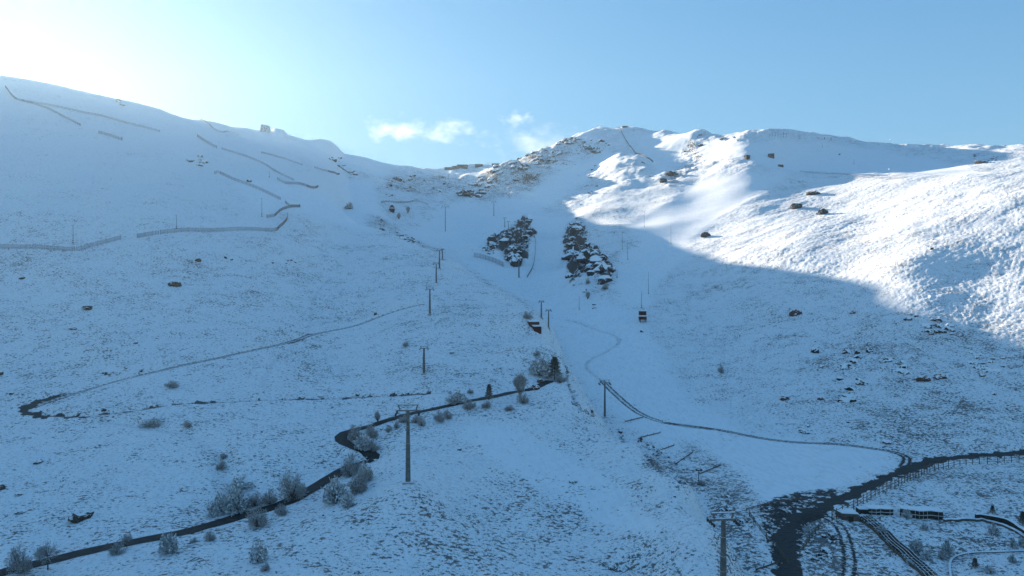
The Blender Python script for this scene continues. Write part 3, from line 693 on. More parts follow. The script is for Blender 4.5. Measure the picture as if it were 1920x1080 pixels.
# half buried red shed behind the spur
for (u, v, w, lab) in [(1000, 603, 4.2, "half buried long red shed under a shrub at the spur edge"), (1006, 612, 3.2, "lower red shed nearest the two small pylons")]:
    P = G(u, v+3) if False else G(u, v)
    P = Vector(((u-CU)/F*295, 295, H((u-CU)/F*295, 295)))
    P = G(u, v+9); r = empty('red_shed', P, .35); tag(r, lab, 'shed', 'red sheds behind the spur')
    MB().box(-w/2,w/2,-1.3,1.3,-1.5,1.5).build('wall', M['redwall'], r)
    MB().quadprism([(-w/2-.2,-1.6,1.5),(w/2+.2,-1.6,1.5),(w/2+.2,1.6,1.9),(-w/2-.2,1.6,1.9)], [(-w/2-.2,-1.6,1.8),(w/2+.2,-1.6,1.8),(w/2+.2,1.6,2.2),(-w/2-.2,1.6,2.2)]).build('roof', M['snow'], r)
    MB().box(w/2-1.3,w/2-.5,-1.38,-1.28,-.4,1.1).build('door', M['darkwall'], r)
# station building, gallery, curved wall, rails (bottom right)
def prism_path(uv, w, z0, z1, mat, name, parent=None, o0=None, shift=0.0, step=.8, zc=None):
    L = line_xy(uv, step); V = []; Fc = []; n = len(L)
    for k, (x, y) in enumerate(L):
        a = L[max(k-1,0)]; b = L[min(k+1,n-1)]; tx, ty = b[0]-a[0], b[1]-a[1]; l = math.hypot(tx,ty)+1e-9
        nx, ny = -ty/l, tx/l; zg = H(x, y)
        for s, zz in ((-.5,z0),(.5,z0),(.5,z1),(-.5,z1)):
            p = Vector((x+nx*(w*s+shift), y+ny*(w*s+shift), zg+zz))
            if o0 is not None: p = p-o0
            V.append(p)
    for k in range(n-1):
        i = k*4
        for s in range(4): Fc.append((i+s, i+(s+1)%4, i+4+(s+1)%4, i+4+s))
    Fc.append((3,2,1,0)); Fc.append(((n-1)*4,(n-1)*4+1,(n-1)*4+2,(n-1)*4+3))
    return mesh_obj(name, V, Fc, mat, parent)
P = G(1589, 972); r = empty('stone_shelter', P, .1); tag(r, "brown stone shelter with rounded snowy roof at the left end of the gallery", 'shelter')
MB().quadprism([(-1.9,-1.1,-1),(1.7,-1.5,-1),(2.0,1.4,-1),(-1.7,1.5,-1)], [(-1.9,-1.1,1.15),(1.7,-1.5,.8),(2.0,1.4,1.0),(-1.7,1.5,1.25)]).build('wall', M['stone'], r)
MB().quadprism([(-1.7,-.9,1.2),(1.9,-1.0,.92),(2.1,1.6,1.1),(-1.9,1.7,1.3)], [(-1.5,-.6,1.45),(1.6,-.7,1.2),(1.9,1.5,1.35),(-1.7,1.6,1.5)]).build('roof', M['snow'], r)
MB().box(-.5,.3,-1.5,-1.28,-.3,.65).build('door', M['darkwall'], r)
P = G(1617, 962); r = empty('station_hut', P, .0); tag(r, "small dark square hut where the snow covered gallery begins", 'hut')
MB().box(-.95,.95,-.8,.8,-1,.95).build('wall', M['darkwall'], r); MB().box(-1.05,1.05,-.9,.9,.95,1.08).build('roof', M['snow'], r); MB().box(-.3,.3,-.87,-.8,-.3,.7).build('door', M['glass'], r)
def gallery(uv, label, h, deep, panes):
    o0 = G(*uv[0]); r = empty('snow_gallery', o0); tag(r, label, 'gallery', 'covered galleries of the lower station')
    prism_path(uv, .35, -.8, h, M['darkwall'], 'wall', r, o0, shift=0)
    prism_path(uv, deep, h+.003, h+.22, M['snow'], 'roof', r, o0, shift=deep*.42)
    prism_path(uv, .5, .42*h, .42*h+.09, M['concrete'], 'ledge', r, o0, shift=-.12)
    L = line_xy(uv, .8); idx = np.linspace(1, len(L)-2, panes).astype(int); f = None
    for i in idx:
        x, y = L[i]
        m = MB().box(-.04,.04,-.26,-.18,-.5,h)
        c = m.build('column', M['concrete'], r) if f is None else f.copy()
        if f is None: f = c
        else: COL.objects.link(c); c.parent = r
        c.location = Vector((x, y, H(x, y)))-o0
gallery([(1628,965),(1650,966),(1674,967)], "short left section of the snow roofed gallery beside the dark hut", 1.15, 2.2, 4)
gallery([(1688,968),(1715,971),(1745,973),(1768,975)], "longer right section of the snow roofed gallery, behind a frosted shrub", 1.5, 2.6, 7)
def wall(uv, h, label, cap=True, w=.5, mat='darkwall'):
    o0 = G(*uv[0]); r = empty('retaining_wall', o0); tag(r, label, 'wall', 'retaining walls of the lower slopes')
    prism_path(uv, w, -.8, h, M[mat], 'wall', r, o0)
    if cap: prism_path(uv, w+.12, h+.003, h+.10, M['snow'], 'coping', r, o0)
wall([(1829,975),(1855,978),(1885,985),(1910,998),(1945,1020)], 1.15, "tall dark curved retaining wall at the right edge")
wall([(1770,979),(1830,978),(1870,985),(1905,1000),(1940,1022)], .45, "low snowy kerb wall curving below the tall dark wall", mat='stone')
wall([(1783,1085),(1781,1060),(1790,1046),(1820,1039),(1870,1037),(1950,1034)], .16, "thin low wall looping round the path in the bottom right corner", mat='stone', w=.2)
def rails():
    uvs = [(1622,972),(1640,985),(1665,1008),(1700,1040),(1735,1072),(1760,1095)]
    o0 = G(*uvs[0]); r = empty('inclined_railway', o0); tag(r, "double inclined rail track running down from the dark hut to the bottom edge", 'railway')
    for s in (-1.0, -.35, .35, 1.0): prism_path(uvs, .10, .25, .42, M['steelsnow'], 'rail', r, o0, shift=s)
    L = line_xy(uvs, .75); m = MB()
    for k in range(len(L)-1):
        x, y = L[k]; tx, ty = L[k+1][0]-x, L[k+1][1]-y; l = math.hypot(tx,ty)+1e-9; nx, ny = -ty/l, tx/l
        p = Vector((x, y, H(x, y)))-o0; n_ = Vector((nx, ny, 0))*1.2; t = Vector((tx/l, ty/l, 0))*.09
        m.quadprism([p-n_-t-Vector((0,0,.3)), p+n_-t-Vector((0,0,.3)), p+n_+t-Vector((0,0,.3)), p-n_+t-Vector((0,0,.3))],
                    [p-n_-t+Vector((0,0,.24)), p+n_-t+Vector((0,0,.24)), p+n_+t+Vector((0,0,.24)), p-n_+t+Vector((0,0,.24))])
    m.build('sleepers', M['wood'], r)
    prism_path([(a-10,b+6) for a,b in uvs], .12, -.4, .55, M['wood'], 'side_fence', r, o0)
rails()
P = G(1570, 985); r = empty('signpost', P); tag(r, "leaning thin post in front of the stone shelter", 'post')
MB().tube((0,0,-.3),(-.15,0,1.7),.05,.04,6).build('pole', M['wood'], r); MB().box(-.35,.15,-.03,.03,1.45,1.75).build('board', M['wood'], r)
# snow covered rail on the ridge
P = G(1546, 262); r = empty('ridge_platform', P); tag(r, "snow covered platform rail on the right ridge", 'platform')
MB().box(-9,9,-.4,.4,2.6,3.6).build('deck', M['snow'], r)
for x in (-8.5, 0, 8.5): MB().box(x-.3,x+.3,-.3,.3,-2,2.6).build('leg', M['steelsnow'], r)
P = G(1461, 256); r = empty('frosted_net_frame', P); tag(r, "cluster of frosted posts on the ridge shadow", 'frame')
for k in range(7): MB().tube((-12+k*3.5,0,-1),(-12+k*3.5,0,4+((k*7)%3)),.25,.2,6).build('post', M['steelsnow'], r)
MB().box(-4,12,-.2,.2,.8,1.2).build('rail', M['snow'], r)
# ---------------------------------------------------------------- rocks
def rock_mesh(seed, sx, sy, sz, off=(0,0,0), V=None, Fc=None, sub=2):
    r = random.Random(seed); bm = ICO[sub]
    V = [] if V is None else V; Fc = [] if Fc is None else Fc
    n = len(V); ph = [r.random()*9 for _ in range(6)]; rot = r.random()*6.28; c, s = math.cos(rot), math.sin(rot)
    planes = []
    for _ in range(9):
        d = Vector((r.gauss(0,1), r.gauss(0,1), r.gauss(0,.8))).normalized(); planes.append((d, .55+.35*r.random()))
    for p in bm[0]:
        q = Vector(p)
        for d, k in planes:
            t = q.dot(d)
            if t > k: q = q-d*(t-k)
        q = q*(1+.13*math.sin(5*p[0]+ph[0])*math.sin(4.3*p[1]+ph[1])+.08*math.sin(9*p[2]+ph[2]+7*p[0]))
        x, y, z = q.x*sx, q.y*sy, q.z*sz
        V.append((x*c-y*s+off[0], x*s+y*c+off[1], z+off[2]))
    for f in bm[1]: Fc.append(tuple(n+i for i in f))
    return V, Fc
import bmesh
ICO = {}
for sub in (1, 2, 3):
    b = bmesh.new(); bmesh.ops.create_icosphere(b, subdivisions=sub, radius=1.0); b.verts.ensure_lookup_table()
    ICO[sub] = ([tuple(v.co) for v in b.verts], [tuple(v.index for v in f.verts) for f in b.faces]); b.free()
def rock(u, v, wpx, hpx, mat, label, group='boulders poking through the snow', seed=None):
    P = G(u, v+hpx*.45); w = px2m(P, wpx)/2*.95; h = px2m(P, hpx)*.58; P.z += h*.12
    s = seed or int(u*7+v)
    V, Fc = rock_mesh(s, w, w*.75, h, sub=3 if wpx > 14 else 2)
    r2 = random.Random(s)
    if wpx > 15:
        for k in range(4): rock_mesh(s+k+1, w*.5, w*.45, h*.65, (r2.uniform(-.7,.7)*w, r2.uniform(-.6,.2)*w, r2.uniform(-.3,.2)*h), V, Fc)
    o = mesh_obj('boulder', V, Fc, M[mat]); o.location = P; o.rotation_euler[1] = r2.uniform(-.2,.2)
    tag(o, label, 'rock', group); return o
for a in [
 (155, 962, 56, 20, 'rockbare', "largest bare brown rock on the lower left slope, split in two by snow"),
 (1, 912, 18, 14, 'rockbare', "brown rock cut by the left edge, level with the road bushes"),
 (73, 863, 20, 9, 'rock', "small dark rock above and left of the largest bare rock"),
 (40, 957, 24, 7, 'rock', "flat dark rock left of the largest bare rock"),
 (88, 961, 13, 5, 'rock', "tiny flat rock between two larger rocks at lower left"),
 (35, 926, 22, 7, 'rock', "flat dark rock near the left edge, above the largest bare rock"),
 (115, 901, 10, 7, 'rock', "small round dark stone above the largest bare rock"),
 (329, 531, 22, 13, 'rockbare', "brown boulder on the middle left slope, the biggest there"),
 (372, 488, 13, 8, 'rockbare', "brown boulder just above the biggest middle left boulder"),
 (166, 576, 24, 9, 'rockbare', "flat brown rock at far left on the middle slope"),
 (41, 520, 14, 6, 'rockbare', "flat hazy rock below the left edge fence"),
 (423, 483, 9, 5, 'rock', "left of a few small dark stones on the middle slope"),
 (434, 485, 8, 5, 'rock', "right of a few small dark stones on the middle slope"),
 (22, 737, 13, 5, 'rock', "small dark stone above the switchback bend"),
 (3, 698, 9, 14, 'rock', "dark rock at the left edge above the switchback bend"),
 (195, 768, 12, 6, 'rockbare', "brown stone inside the switchback bend"),
 (255, 642, 12, 6, 'rock', "dark stone above the long snowy path"),
 (138, 615, 17, 6, 'rock', "elongated dark rock on the middle left slope"),
 (704, 586, 11, 9, 'rockred', "reddish boulder near the upper end of the snowy path"),
 (848, 660, 13, 6, 'rock', "flat dark stone right of the second pylon"),
 (671, 741, 12, 7, 'rockred', "reddish stone above the road, left of the nearest pylon top"),
 (862, 841, 11, 8, 'rock', "dark forked stone right of the nearest pylon"),
 (792, 951, 15, 6, 'rock', "flat dark stone below the nearest pylon"),
 (1109, 773, 12, 7, 'rockred', "reddish rock left of the slim dark pylon"),
 (1163, 808, 11, 10, 'rockred', "dark red rock just below the slim dark pylon"),
 (1003, 723, 22, 16, 'rockred', "reddish rock outcrop beside the top end of the black road"),
 (1012, 712, 16, 12, 'rockred', "snow capped red rock behind the road end outcrop"),
 (467, 337, 12, 9, 'rock', "dark rock at the end of a fence spur on the upper left slope"),
 (1491, 583, 22, 17, 'rockred', "largest reddish boulder alone in the right hand shade"),
 (1599, 585, 12, 8, 'rockred', "small reddish boulder right of the largest one in the shade"),
 (1528, 655, 17, 15, 'rock', "dark rock left of a row of rocks in the right hand shade"),
 (1590, 657, 22, 10, 'rockred', "left rock of the short row in the right hand shade"),
 (1608, 660, 12, 9, 'rock', "middle rock of the short row in the right hand shade"),
 (1630, 655, 15, 13, 'rock', "right rock of the short row in the right hand shade"),
 (1615, 716, 25, 10, 'rock', "long flat dark rock below the short row"),
 (1730, 708, 27, 14, 'rockred', "left rock of the large pair far right in the shade"),
 (1760, 703, 28, 13, 'rockred', "right rock of the large pair far right in the shade"),
 (1470, 744, 22, 9, 'rockred', "slanting reddish rock above the valley track"),
 (1538, 746, 13, 8, 'rockred', "small reddish rock above the valley track"),
 (1600, 748, 14, 12, 'rock', "dark rock at the foot of a trail of stones above the valley track"),
 (1541, 685, 13, 8, 'rock', "stone under the dark rock left of the row"),
 (1702, 595, 17, 11, 'rock', "dark rock at the shadow edge, left end of a chain"),
 (1755, 598, 30, 8, 'rock', "thin dark ledge at the shadow edge, right end of the chain"),
 (1758, 620, 20, 8, 'rock', "dark rock below the shadow edge chain"),
 (1747, 625, 14, 6, 'rockred', "reddish rock directly under the shadow edge chain"),
 (1842, 703, 15, 7, 'rock', "small rock alone near the right edge in the shade"),
 (1864, 738, 13, 7, 'rock', "small dark stone lowest near the right edge"),
 (1492, 384, 28, 13, 'rockbare', "sunlit brown rock with a blue shadow on the bright slope"),
 (1541, 394, 26, 16, 'rockbare', "snow capped sunlit rock right of the brown one"),
 (1523, 360, 30, 9, 'rockbare', "long low sunlit rock rib above two boulders"),
 (1258, 322, 24, 14, 'rockbare', "upper dark rock of the rib pointing down from the summit shadow"),
 (1243, 336, 18, 14, 'rockbare', "lower dark rock of the rib pointing down from the summit shadow"),
 (1323, 437, 18, 15, 'rockbare', "frosted brown rock at the sun and shade border"),
 (1314, 271, 13, 6, 'rock', "flat dark rock in the shadow under the summit cornice"),
 (1284, 284, 6, 4, 'rock', "tiny dark stone in the smooth summit shadow"),
 (1573, 288, 8, 5, 'rock', "tiny dark stone in the middle of the ridge shadow"),
 (1840, 303, 30, 8, 'rockbare', "dark rocks beside the tip of the ridge shadow"),
 (1747, 466, 10, 6, 'rock', "small dark rock at the top of the lone shadow patch on the bright slope"),
 (1204, 619, 10, 8, 'rock', "dark stone just below the red cabin"),
 (1663, 827, 26, 6, 'rockred', "flat reddish rock above the valley track bend"),
 (1221, 838, 18, 12, 'rock', "brown rocks on the spur edge beside the log barriers"),
 (1540, 850, 14, 5, 'rock', "flat stone inside the valley track triangle") if False else (1508, 808, 22, 8, 'rock', "dark stones with scrub above the valley track"),
 (1590, 790, 8, 6, 'rock', "tiny stone between the valley track and the shade rocks"),
 (1076, 900, 20, 9, 'rock', "small round rock ringed by snow on the near spur"),
 (1149, 1060, 18, 14, 'rock', "dark scrubby rock at the bottom of the near spur"),
 (1265, 930, 8, 6, 'rock', "tiny stone below the spur edge rocks"),
 (967, 482, 34, 30, 'rock', "dark overhanging rock at the foot of the central crag"),
 (877, 358, 46, 15, 'rock', "largest dark rock under the saddle, at the head of the bowl"),
 (744, 334, 22, 8, 'rockbare', "brown rounded rock under the saddle at left"),
 (772, 328, 20, 9, 'rock', "snow capped rock beside the sunlit strip under the saddle"),
 (969, 336, 16, 6, 'rock', "dark rock on the smooth slope left of the sunlit tongue"),
 (1545, 1003, 14, 10, 'rock', "upper dark rock of the island between the muddy tracks"),
 (1548, 1030, 22, 13, 'rock', "lower dark rock of the island between the muddy tracks"),
 (1514, 1034, 12, 9, 'rock', "left dark rock of the island between the muddy tracks")]:
    rock(*a)
P = G(498, 247); k = px2m(P, 1)
o = MB().quadprism([(-9*k,-4,-4),(8*k,-4,-4),(8*k,4,-4),(-9*k,4,-4)], [(-7*k,-3,12*k),(6*k,-3.4,10*k),(7*k,3,10*k),(-6*k,3,15*k)]).build('rock_tower', M['plaster'])
o.location = P; tag(o, "square snow plastered rock tower on the left skyline", 'rock')
# crags and stone scatters: separate blocks linked by added triangles at their lowest corners
def crag(poly, n, size, mat, label, name='rock_crag', seed=1, on=None):
    r = random.Random(seed); V = []; Fc = []; seen = []
    us = [p[0] for p in poly]; vs_ = [p[1] for p in poly]; c0 = G(sum(us)/len(us), sum(vs_)/len(vs_)); k = 0; tries = 0
    while k < n and tries < n*60:
        tries += 1; u = r.uniform(min(us), max(us)); v = r.uniform(min(vs_), max(vs_))
        if not inpoly(np.array([u]), np.array([v]), poly)[0]: continue
        if float(fbm(np.array([u/14.]), np.array([v/9.]), 3, seed)[0]) < -.02+.12*r.random(): continue
        P = G(u, v)-c0; s = size*(.28+r.random()**3*2.1)
        rock_mesh(seed*1000+k, s*1.25, s*.9, s*.75, (P.x, P.y, P.z-s*.18), V, Fc, sub=2 if s*F/(c0.y) > 6 else 1); k += 1
        n0 = seen[-1][1] if seen else 0; lo = sorted(range(n0, len(V)), key=lambda q: V[q][2])[:2]
        if seen:
            best = min(seen, key=lambda t: (t[2]-P.x)**2+(t[3]-P.y)**2+.3*(t[4]-P.z)**2); Fc.append((lo[0], lo[1], best[0]))
        seen.append((lo[0], len(V), P.x, P.y, P.z))
    o = mesh_obj(name, V, Fc, M[mat]); tag(o, label, 'crag', 'rocky crags and outcrops')
    # origin at the crag
    o.data.transform(Matrix.Identity(4)); o.location = c0; return o
crag([(1064,420),(1082,408),(1104,418),(1100,450),(1120,465),(1136,495),(1152,508),(1140,535),(1118,528),(1095,520),(1074,540),(1060,480)], 105, 2.9, 'rock', "big dark broken crag right of the central piste", seed=11)
crag([(1130,505),(1158,480),(1155,510),(1125,545),(1110,540)], 22, 1.2, 'rock', "loose dark ledges trailing off the lower right of the big crag", seed=12)
crag([(1095,545),(1140,545),(1130,580),(1080,590),(1085,560)], 14, 1.3, 'rock', "scrubby stones below the big dark crag", seed=13)
crag([(912,465),(925,440),(965,425),(990,400),(1002,430),(995,455),(985,475),(958,495),(945,470),(925,470)], 46, 2.1, 'rock', "central crag of dark rock and snow between two pistes", seed=14)
crag([(905,470),(918,445),(935,450),(925,485)], 26, 1.4, 'rock', "left shoulder of dark rocks beside the central crag", seed=15)
crag([(885,345),(925,315),(975,290),(1010,285),(985,320),(930,335),(905,375),(880,370)], 170, 2.8, 'rock', "long rocky ridge flank rising from the saddle", seed=16)
crag([(990,290),(1050,262),(1060,285),(1040,305),(985,312)], 95, 3.0, 'rock', "rocky skyline spur below the summit, left part", seed=17)
crag([(1045,260),(1085,258),(1120,262),(1145,270),(1115,295),(1095,285),(1060,270)], 110, 3.4, 'rock', "dark cliff band just left of the smooth summit", seed=18)
crag([(1080,325),(1140,300),(1180,300),(1140,340),(1120,380),(1060,395),(1090,350)], 60, 1.4, 'rock', "sunlit rocky tongue below the summit", seed=19)
crag([(1180,305),(1215,300),(1225,330),(1170,345)], 24, 1.2, 'rock', "scattered rocks right of the sunlit tongue", seed=20)
crag([(805,338),(850,338),(885,345),(880,365),(850,358),(815,362)], 60, 1.8, 'rock', "band of dark rocks left of the largest saddle rock", seed=21)
crag([(715,340),(770,345),(765,365),(720,370)], 22, 1.4, 'rock', "scattered dark rocks in the upper bowl", seed=22)
crag([(735,432),(760,440),(785,448),(800,462),(780,458),(740,445)], 34, 1.3, 'rock', "line of dark rocks along the gully behind the near spur", seed=23)
crag([(610,294),(640,294),(650,318),(690,330),(660,335),(630,312)], 34, 1.6, 'rock', "rock rib on the upper left skyline slope", seed=24)
crag([(352,300),(372,292),(400,302),(402,312),(375,312),(362,308)], 46, 1.1, 'rock', "isolated rock patch on the upper left slope above a fence", seed=25)
crag([(205,183),(235,190),(260,212),(240,208)], 20, 1.0, 'rockbare', "hazy rocks near the far left skyline", seed=26)
crag([(1345,262),(1375,250),(1400,252),(1390,268),(1350,268)], 24, 1.6, 'rockbare', "sunlit rocks on the ridge top under the skyline", seed=27)
crag([(1305,255),(1320,250),(1318,262),(1308,270)], 10, 1.6, 'rockbare', "small sunlit cornice rocks right of the summit", seed=28)
crag([(1225,240),(1260,243),(1262,250),(1230,247)], 14, 1.0, 'rock', "tiny skyline rocks right of the summit hut", seed=29)
crag([(1820,290),(1880,280),(1890,300),(1830,308)], 30, 1.2, 'rockbare', "broken rocks on the far right plateau", seed=30)
crag([(1580,670),(1610,672),(1615,720),(1610,760),(1585,755),(1575,710)], 75, 1.0, 'rock', "downhill trail of small dark stones in the right hand shade", seed=31)
crag([(1640,665),(1690,672),(1705,700),(1720,720),(1700,712),(1650,690)], 60, .9, 'rock', "scatter of stones between the row and the large pair", seed=32)
crag([(1665,580),(1700,585),(1785,603),(1810,630),(1740,632),(1700,605)], 70, .95, 'rock', "chain of dark stones along the shadow edge", seed=33)
crag([(1810,660),(1870,665),(1910,690),(1870,705),(1820,690)], 80, .7, 'rock', "patch of small stones near the right edge in the shade", seed=34)
crag([(1460,790),(1530,800),(1540,812),(1480,812)], 18, .4, 'rock', "thin line of stones above the valley track", seed=35)
crag([(898,690),(985,690),(975,705),(905,708),(865,700)], 90, .32, 'rock', "arc of loose dark stones above the black road", seed=36)
crag([(830,700),(860,690),(870,700),(845,715)], 16, .35, 'rock', "short dark lip of stones left of the loose arc", seed=37)
crag([(1525,990),(1560,985),(1568,1040),(1540,1060),(1510,1040)], 60, .4, 'rockbare', "rubble island between the two muddy tracks", seed=38)
crag([(1535,1055),(1560,1050),(1565,1080),(1540,1080)], 18, .35, 'rock', "dark rubble at the bottom edge between the muddy tracks", seed=39)
crag([(1195,820),(1230,830),(1260,865),(1240,860),(1190,840)], 40, .45, 'rockbare', "brown rubble along the spur edge", seed=40)
crag([(1330,900),(1380,940),(1420,1000),(1400,1040),(1350,1000)], 50, .35, 'rock', "snowy rubble bank behind the large cut off pylon", seed=41)
crag([(505,485),(560,488),(560,505),(510,500)], 26, .5, 'rock', "cluster of dark stones high on the middle left slope", seed=42)
crag([(200,690),(270,688),(265,702),(190,705)], 40, .35, 'rockbare', "band of brown stones above the long snowy path", seed=43)
# ---------------------------------------------------------------- shrubs and trees
def leaf(V, Fc, p, d, l, w, r):
    side = d.orthogonal().normalized(); a = r.random()*6.28; side = (Matrix.Rotation(a, 3, d)@side)
    n = len(V); q = p+d*l; m = p+d*l*.5
    V += [tuple(p-side*w*.4), tuple(m+side*w), tuple(q), tuple(m-side*w)]; Fc.append((n, n+1, n+2, n+3))
def proto_shrub(kind, seed):
    """unit shrub: about 1 m radius, 1.6 m tall, many twigs with an uneven outline"""
    r = random.Random(seed); V = []; Fc = []; SV = MB()
    nb = 46
    lob = [(Vector((r.gauss(0,1), r.gauss(0,1), abs(r.gauss(.2,.8)))).normalized(), .7+.55*r.random()) for _ in range(11)]
    for b in range(nb):
        d = Vector((r.gauss(0,1), r.gauss(0,1), abs(r.gauss(.25,.7)))).normalized()
        R = max(k*max(0, d.dot(q))**3 for q, k in lob)*.45+.65
        if kind == 'upright': d = Vector((d.x*.5, d.y*.5, abs(d.z)+.5)).normalized()
        tip = Vector((d.x*R, d.y*R, .1+d.z*R*1.25)); base = Vector((0, 0, 0))
        SV.tube(base, tip*.75, .03, .012, 3)
        for k in range(38 if kind != 'laden' else 26):
            t = .35+.65*r.random()**.6; p = tip*t+Vector((r.gauss(0,.11), r.gauss(0,.11), r.gauss(0,.10)))
            dd = (d+Vector((r.gauss(0,.7), r.gauss(0,.7), r.gauss(.25,.6)))).normalized()
            if p.z < 0: p.z = r.random()*.15
            if kind == 'laden': leaf(V, Fc, p, dd, .24*(.6+r.random()), .075, r)
            else: leaf(V, Fc, p, dd, .26*(.5+r.random()), .022, r)
    return V, Fc, SV
def proto_conifer(seed):
    r = random.Random(seed); V = []; Fc = []; SV = MB().tube((0,0,-.3), (0,0,2.1), .07, .02, 6)
    for k in range(1500):
        h = r.random()**.8; rad = (1-h)*.62*(.75+.35*math.sin(h*38))+.05; a = r.random()*6.28; q = r.random()**.5
        p = Vector((math.cos(a)*rad*q, math.sin(a)*rad*q, .15+h*2.05))
        d = Vector((math.cos(a), math.sin(a), .35+r.gauss(0,.3))).normalized(); leaf(V, Fc, p, d, .17*(.6+r.random()), .04, r)
    return V, Fc, SV
def proto_tree(seed):
    r = random.Random(seed); V = []; Fc = []; SV = MB().tube((0,0,-.3), (.03,.02,1.1), .06, .04, 6)
    for b in range(34):
        d = Vector((r.gauss(0,1), r.gauss(0,1), r.gauss(.35,.7))).normalized(); c = Vector((.03,.02,1.0)); tip = c+Vector((d.x*.95, d.y*.95, d.z*.6+.25))*(.7+.35*r.random())
        SV.tube(c, c+(tip-c)*.8, .022, .008, 3)
        for k in range(46):
            t = .35+.65*r.random()**.6; p = c+(tip-c)*t+Vector((r.gauss(0,.09), r.gauss(0,.09), r.gauss(0,.09)))
            leaf(V, Fc, p, (d+Vector((r.gauss(0,.8), r.gauss(0,.8), r.gauss(.2,.6)))).normalized(), .2*(.5+r.random()), .018, r)
    return V, Fc, SV
PR = {}
def proto(kind, i):
    if (kind, i) in PR: return PR[(kind, i)]
    V, Fc, S = (proto_conifer(50+i) if kind == 'conifer' else proto_tree(70+i) if kind == 'tree' else proto_shrub(kind, 20+i))
    mm = {'bare': 'frost', 'laden': 'frostwhite', 'upright': 'frost', 'conifer': 'evergreen', 'tree': 'frost'}[kind]
    a = mesh_obj('crown', V, Fc, M[mm]); b = S.build('trunk' if kind in ('conifer', 'tree') else 'stems', M['bark'])
    res = (a.data, b.data, b.name.split('.')[0]); bpy.data.objects.remove(a); bpy.data.objects.remove(b)
    PR[(kind, i)] = res; return res
cnt = 0
def shrub(kind, u, v, wpx, hpx, label, group='frosted shrubs and trees'):
    """u, v: middle of the foot; wpx, hpx: size in the photograph"""
    global cnt; cnt += 1
    ca, st, sn = proto(kind, cnt % 3)
    P = G(u, v); w = px2m(P, wpx)/2*.76; h = px2m(P, hpx)*.85
    base = {'bare': (1.0, 1.35), 'laden': (1.0, 1.35), 'upright': (.75, 1.6), 'conifer': (.6, 2.25), 'tree': (.95, 2.0)}[kind]
    r = empty({'conifer': 'conifer_tree', 'tree': 'frosted_tree'}.get(kind, 'frosted_shrub'), P, cnt*1.3)
    r.scale = (w/base[0], w/base[0], h/base[1]); tag(r, label, 'tree' if kind in ('conifer', 'tree') else 'shrub', group)
    for nm, me in (('crown' if kind in ('conifer', 'tree') else 'twigs', ca), (sn, st)):
        o = bpy.data.objects.new(nm, me); COL.objects.link(o); o.parent = r
    return r
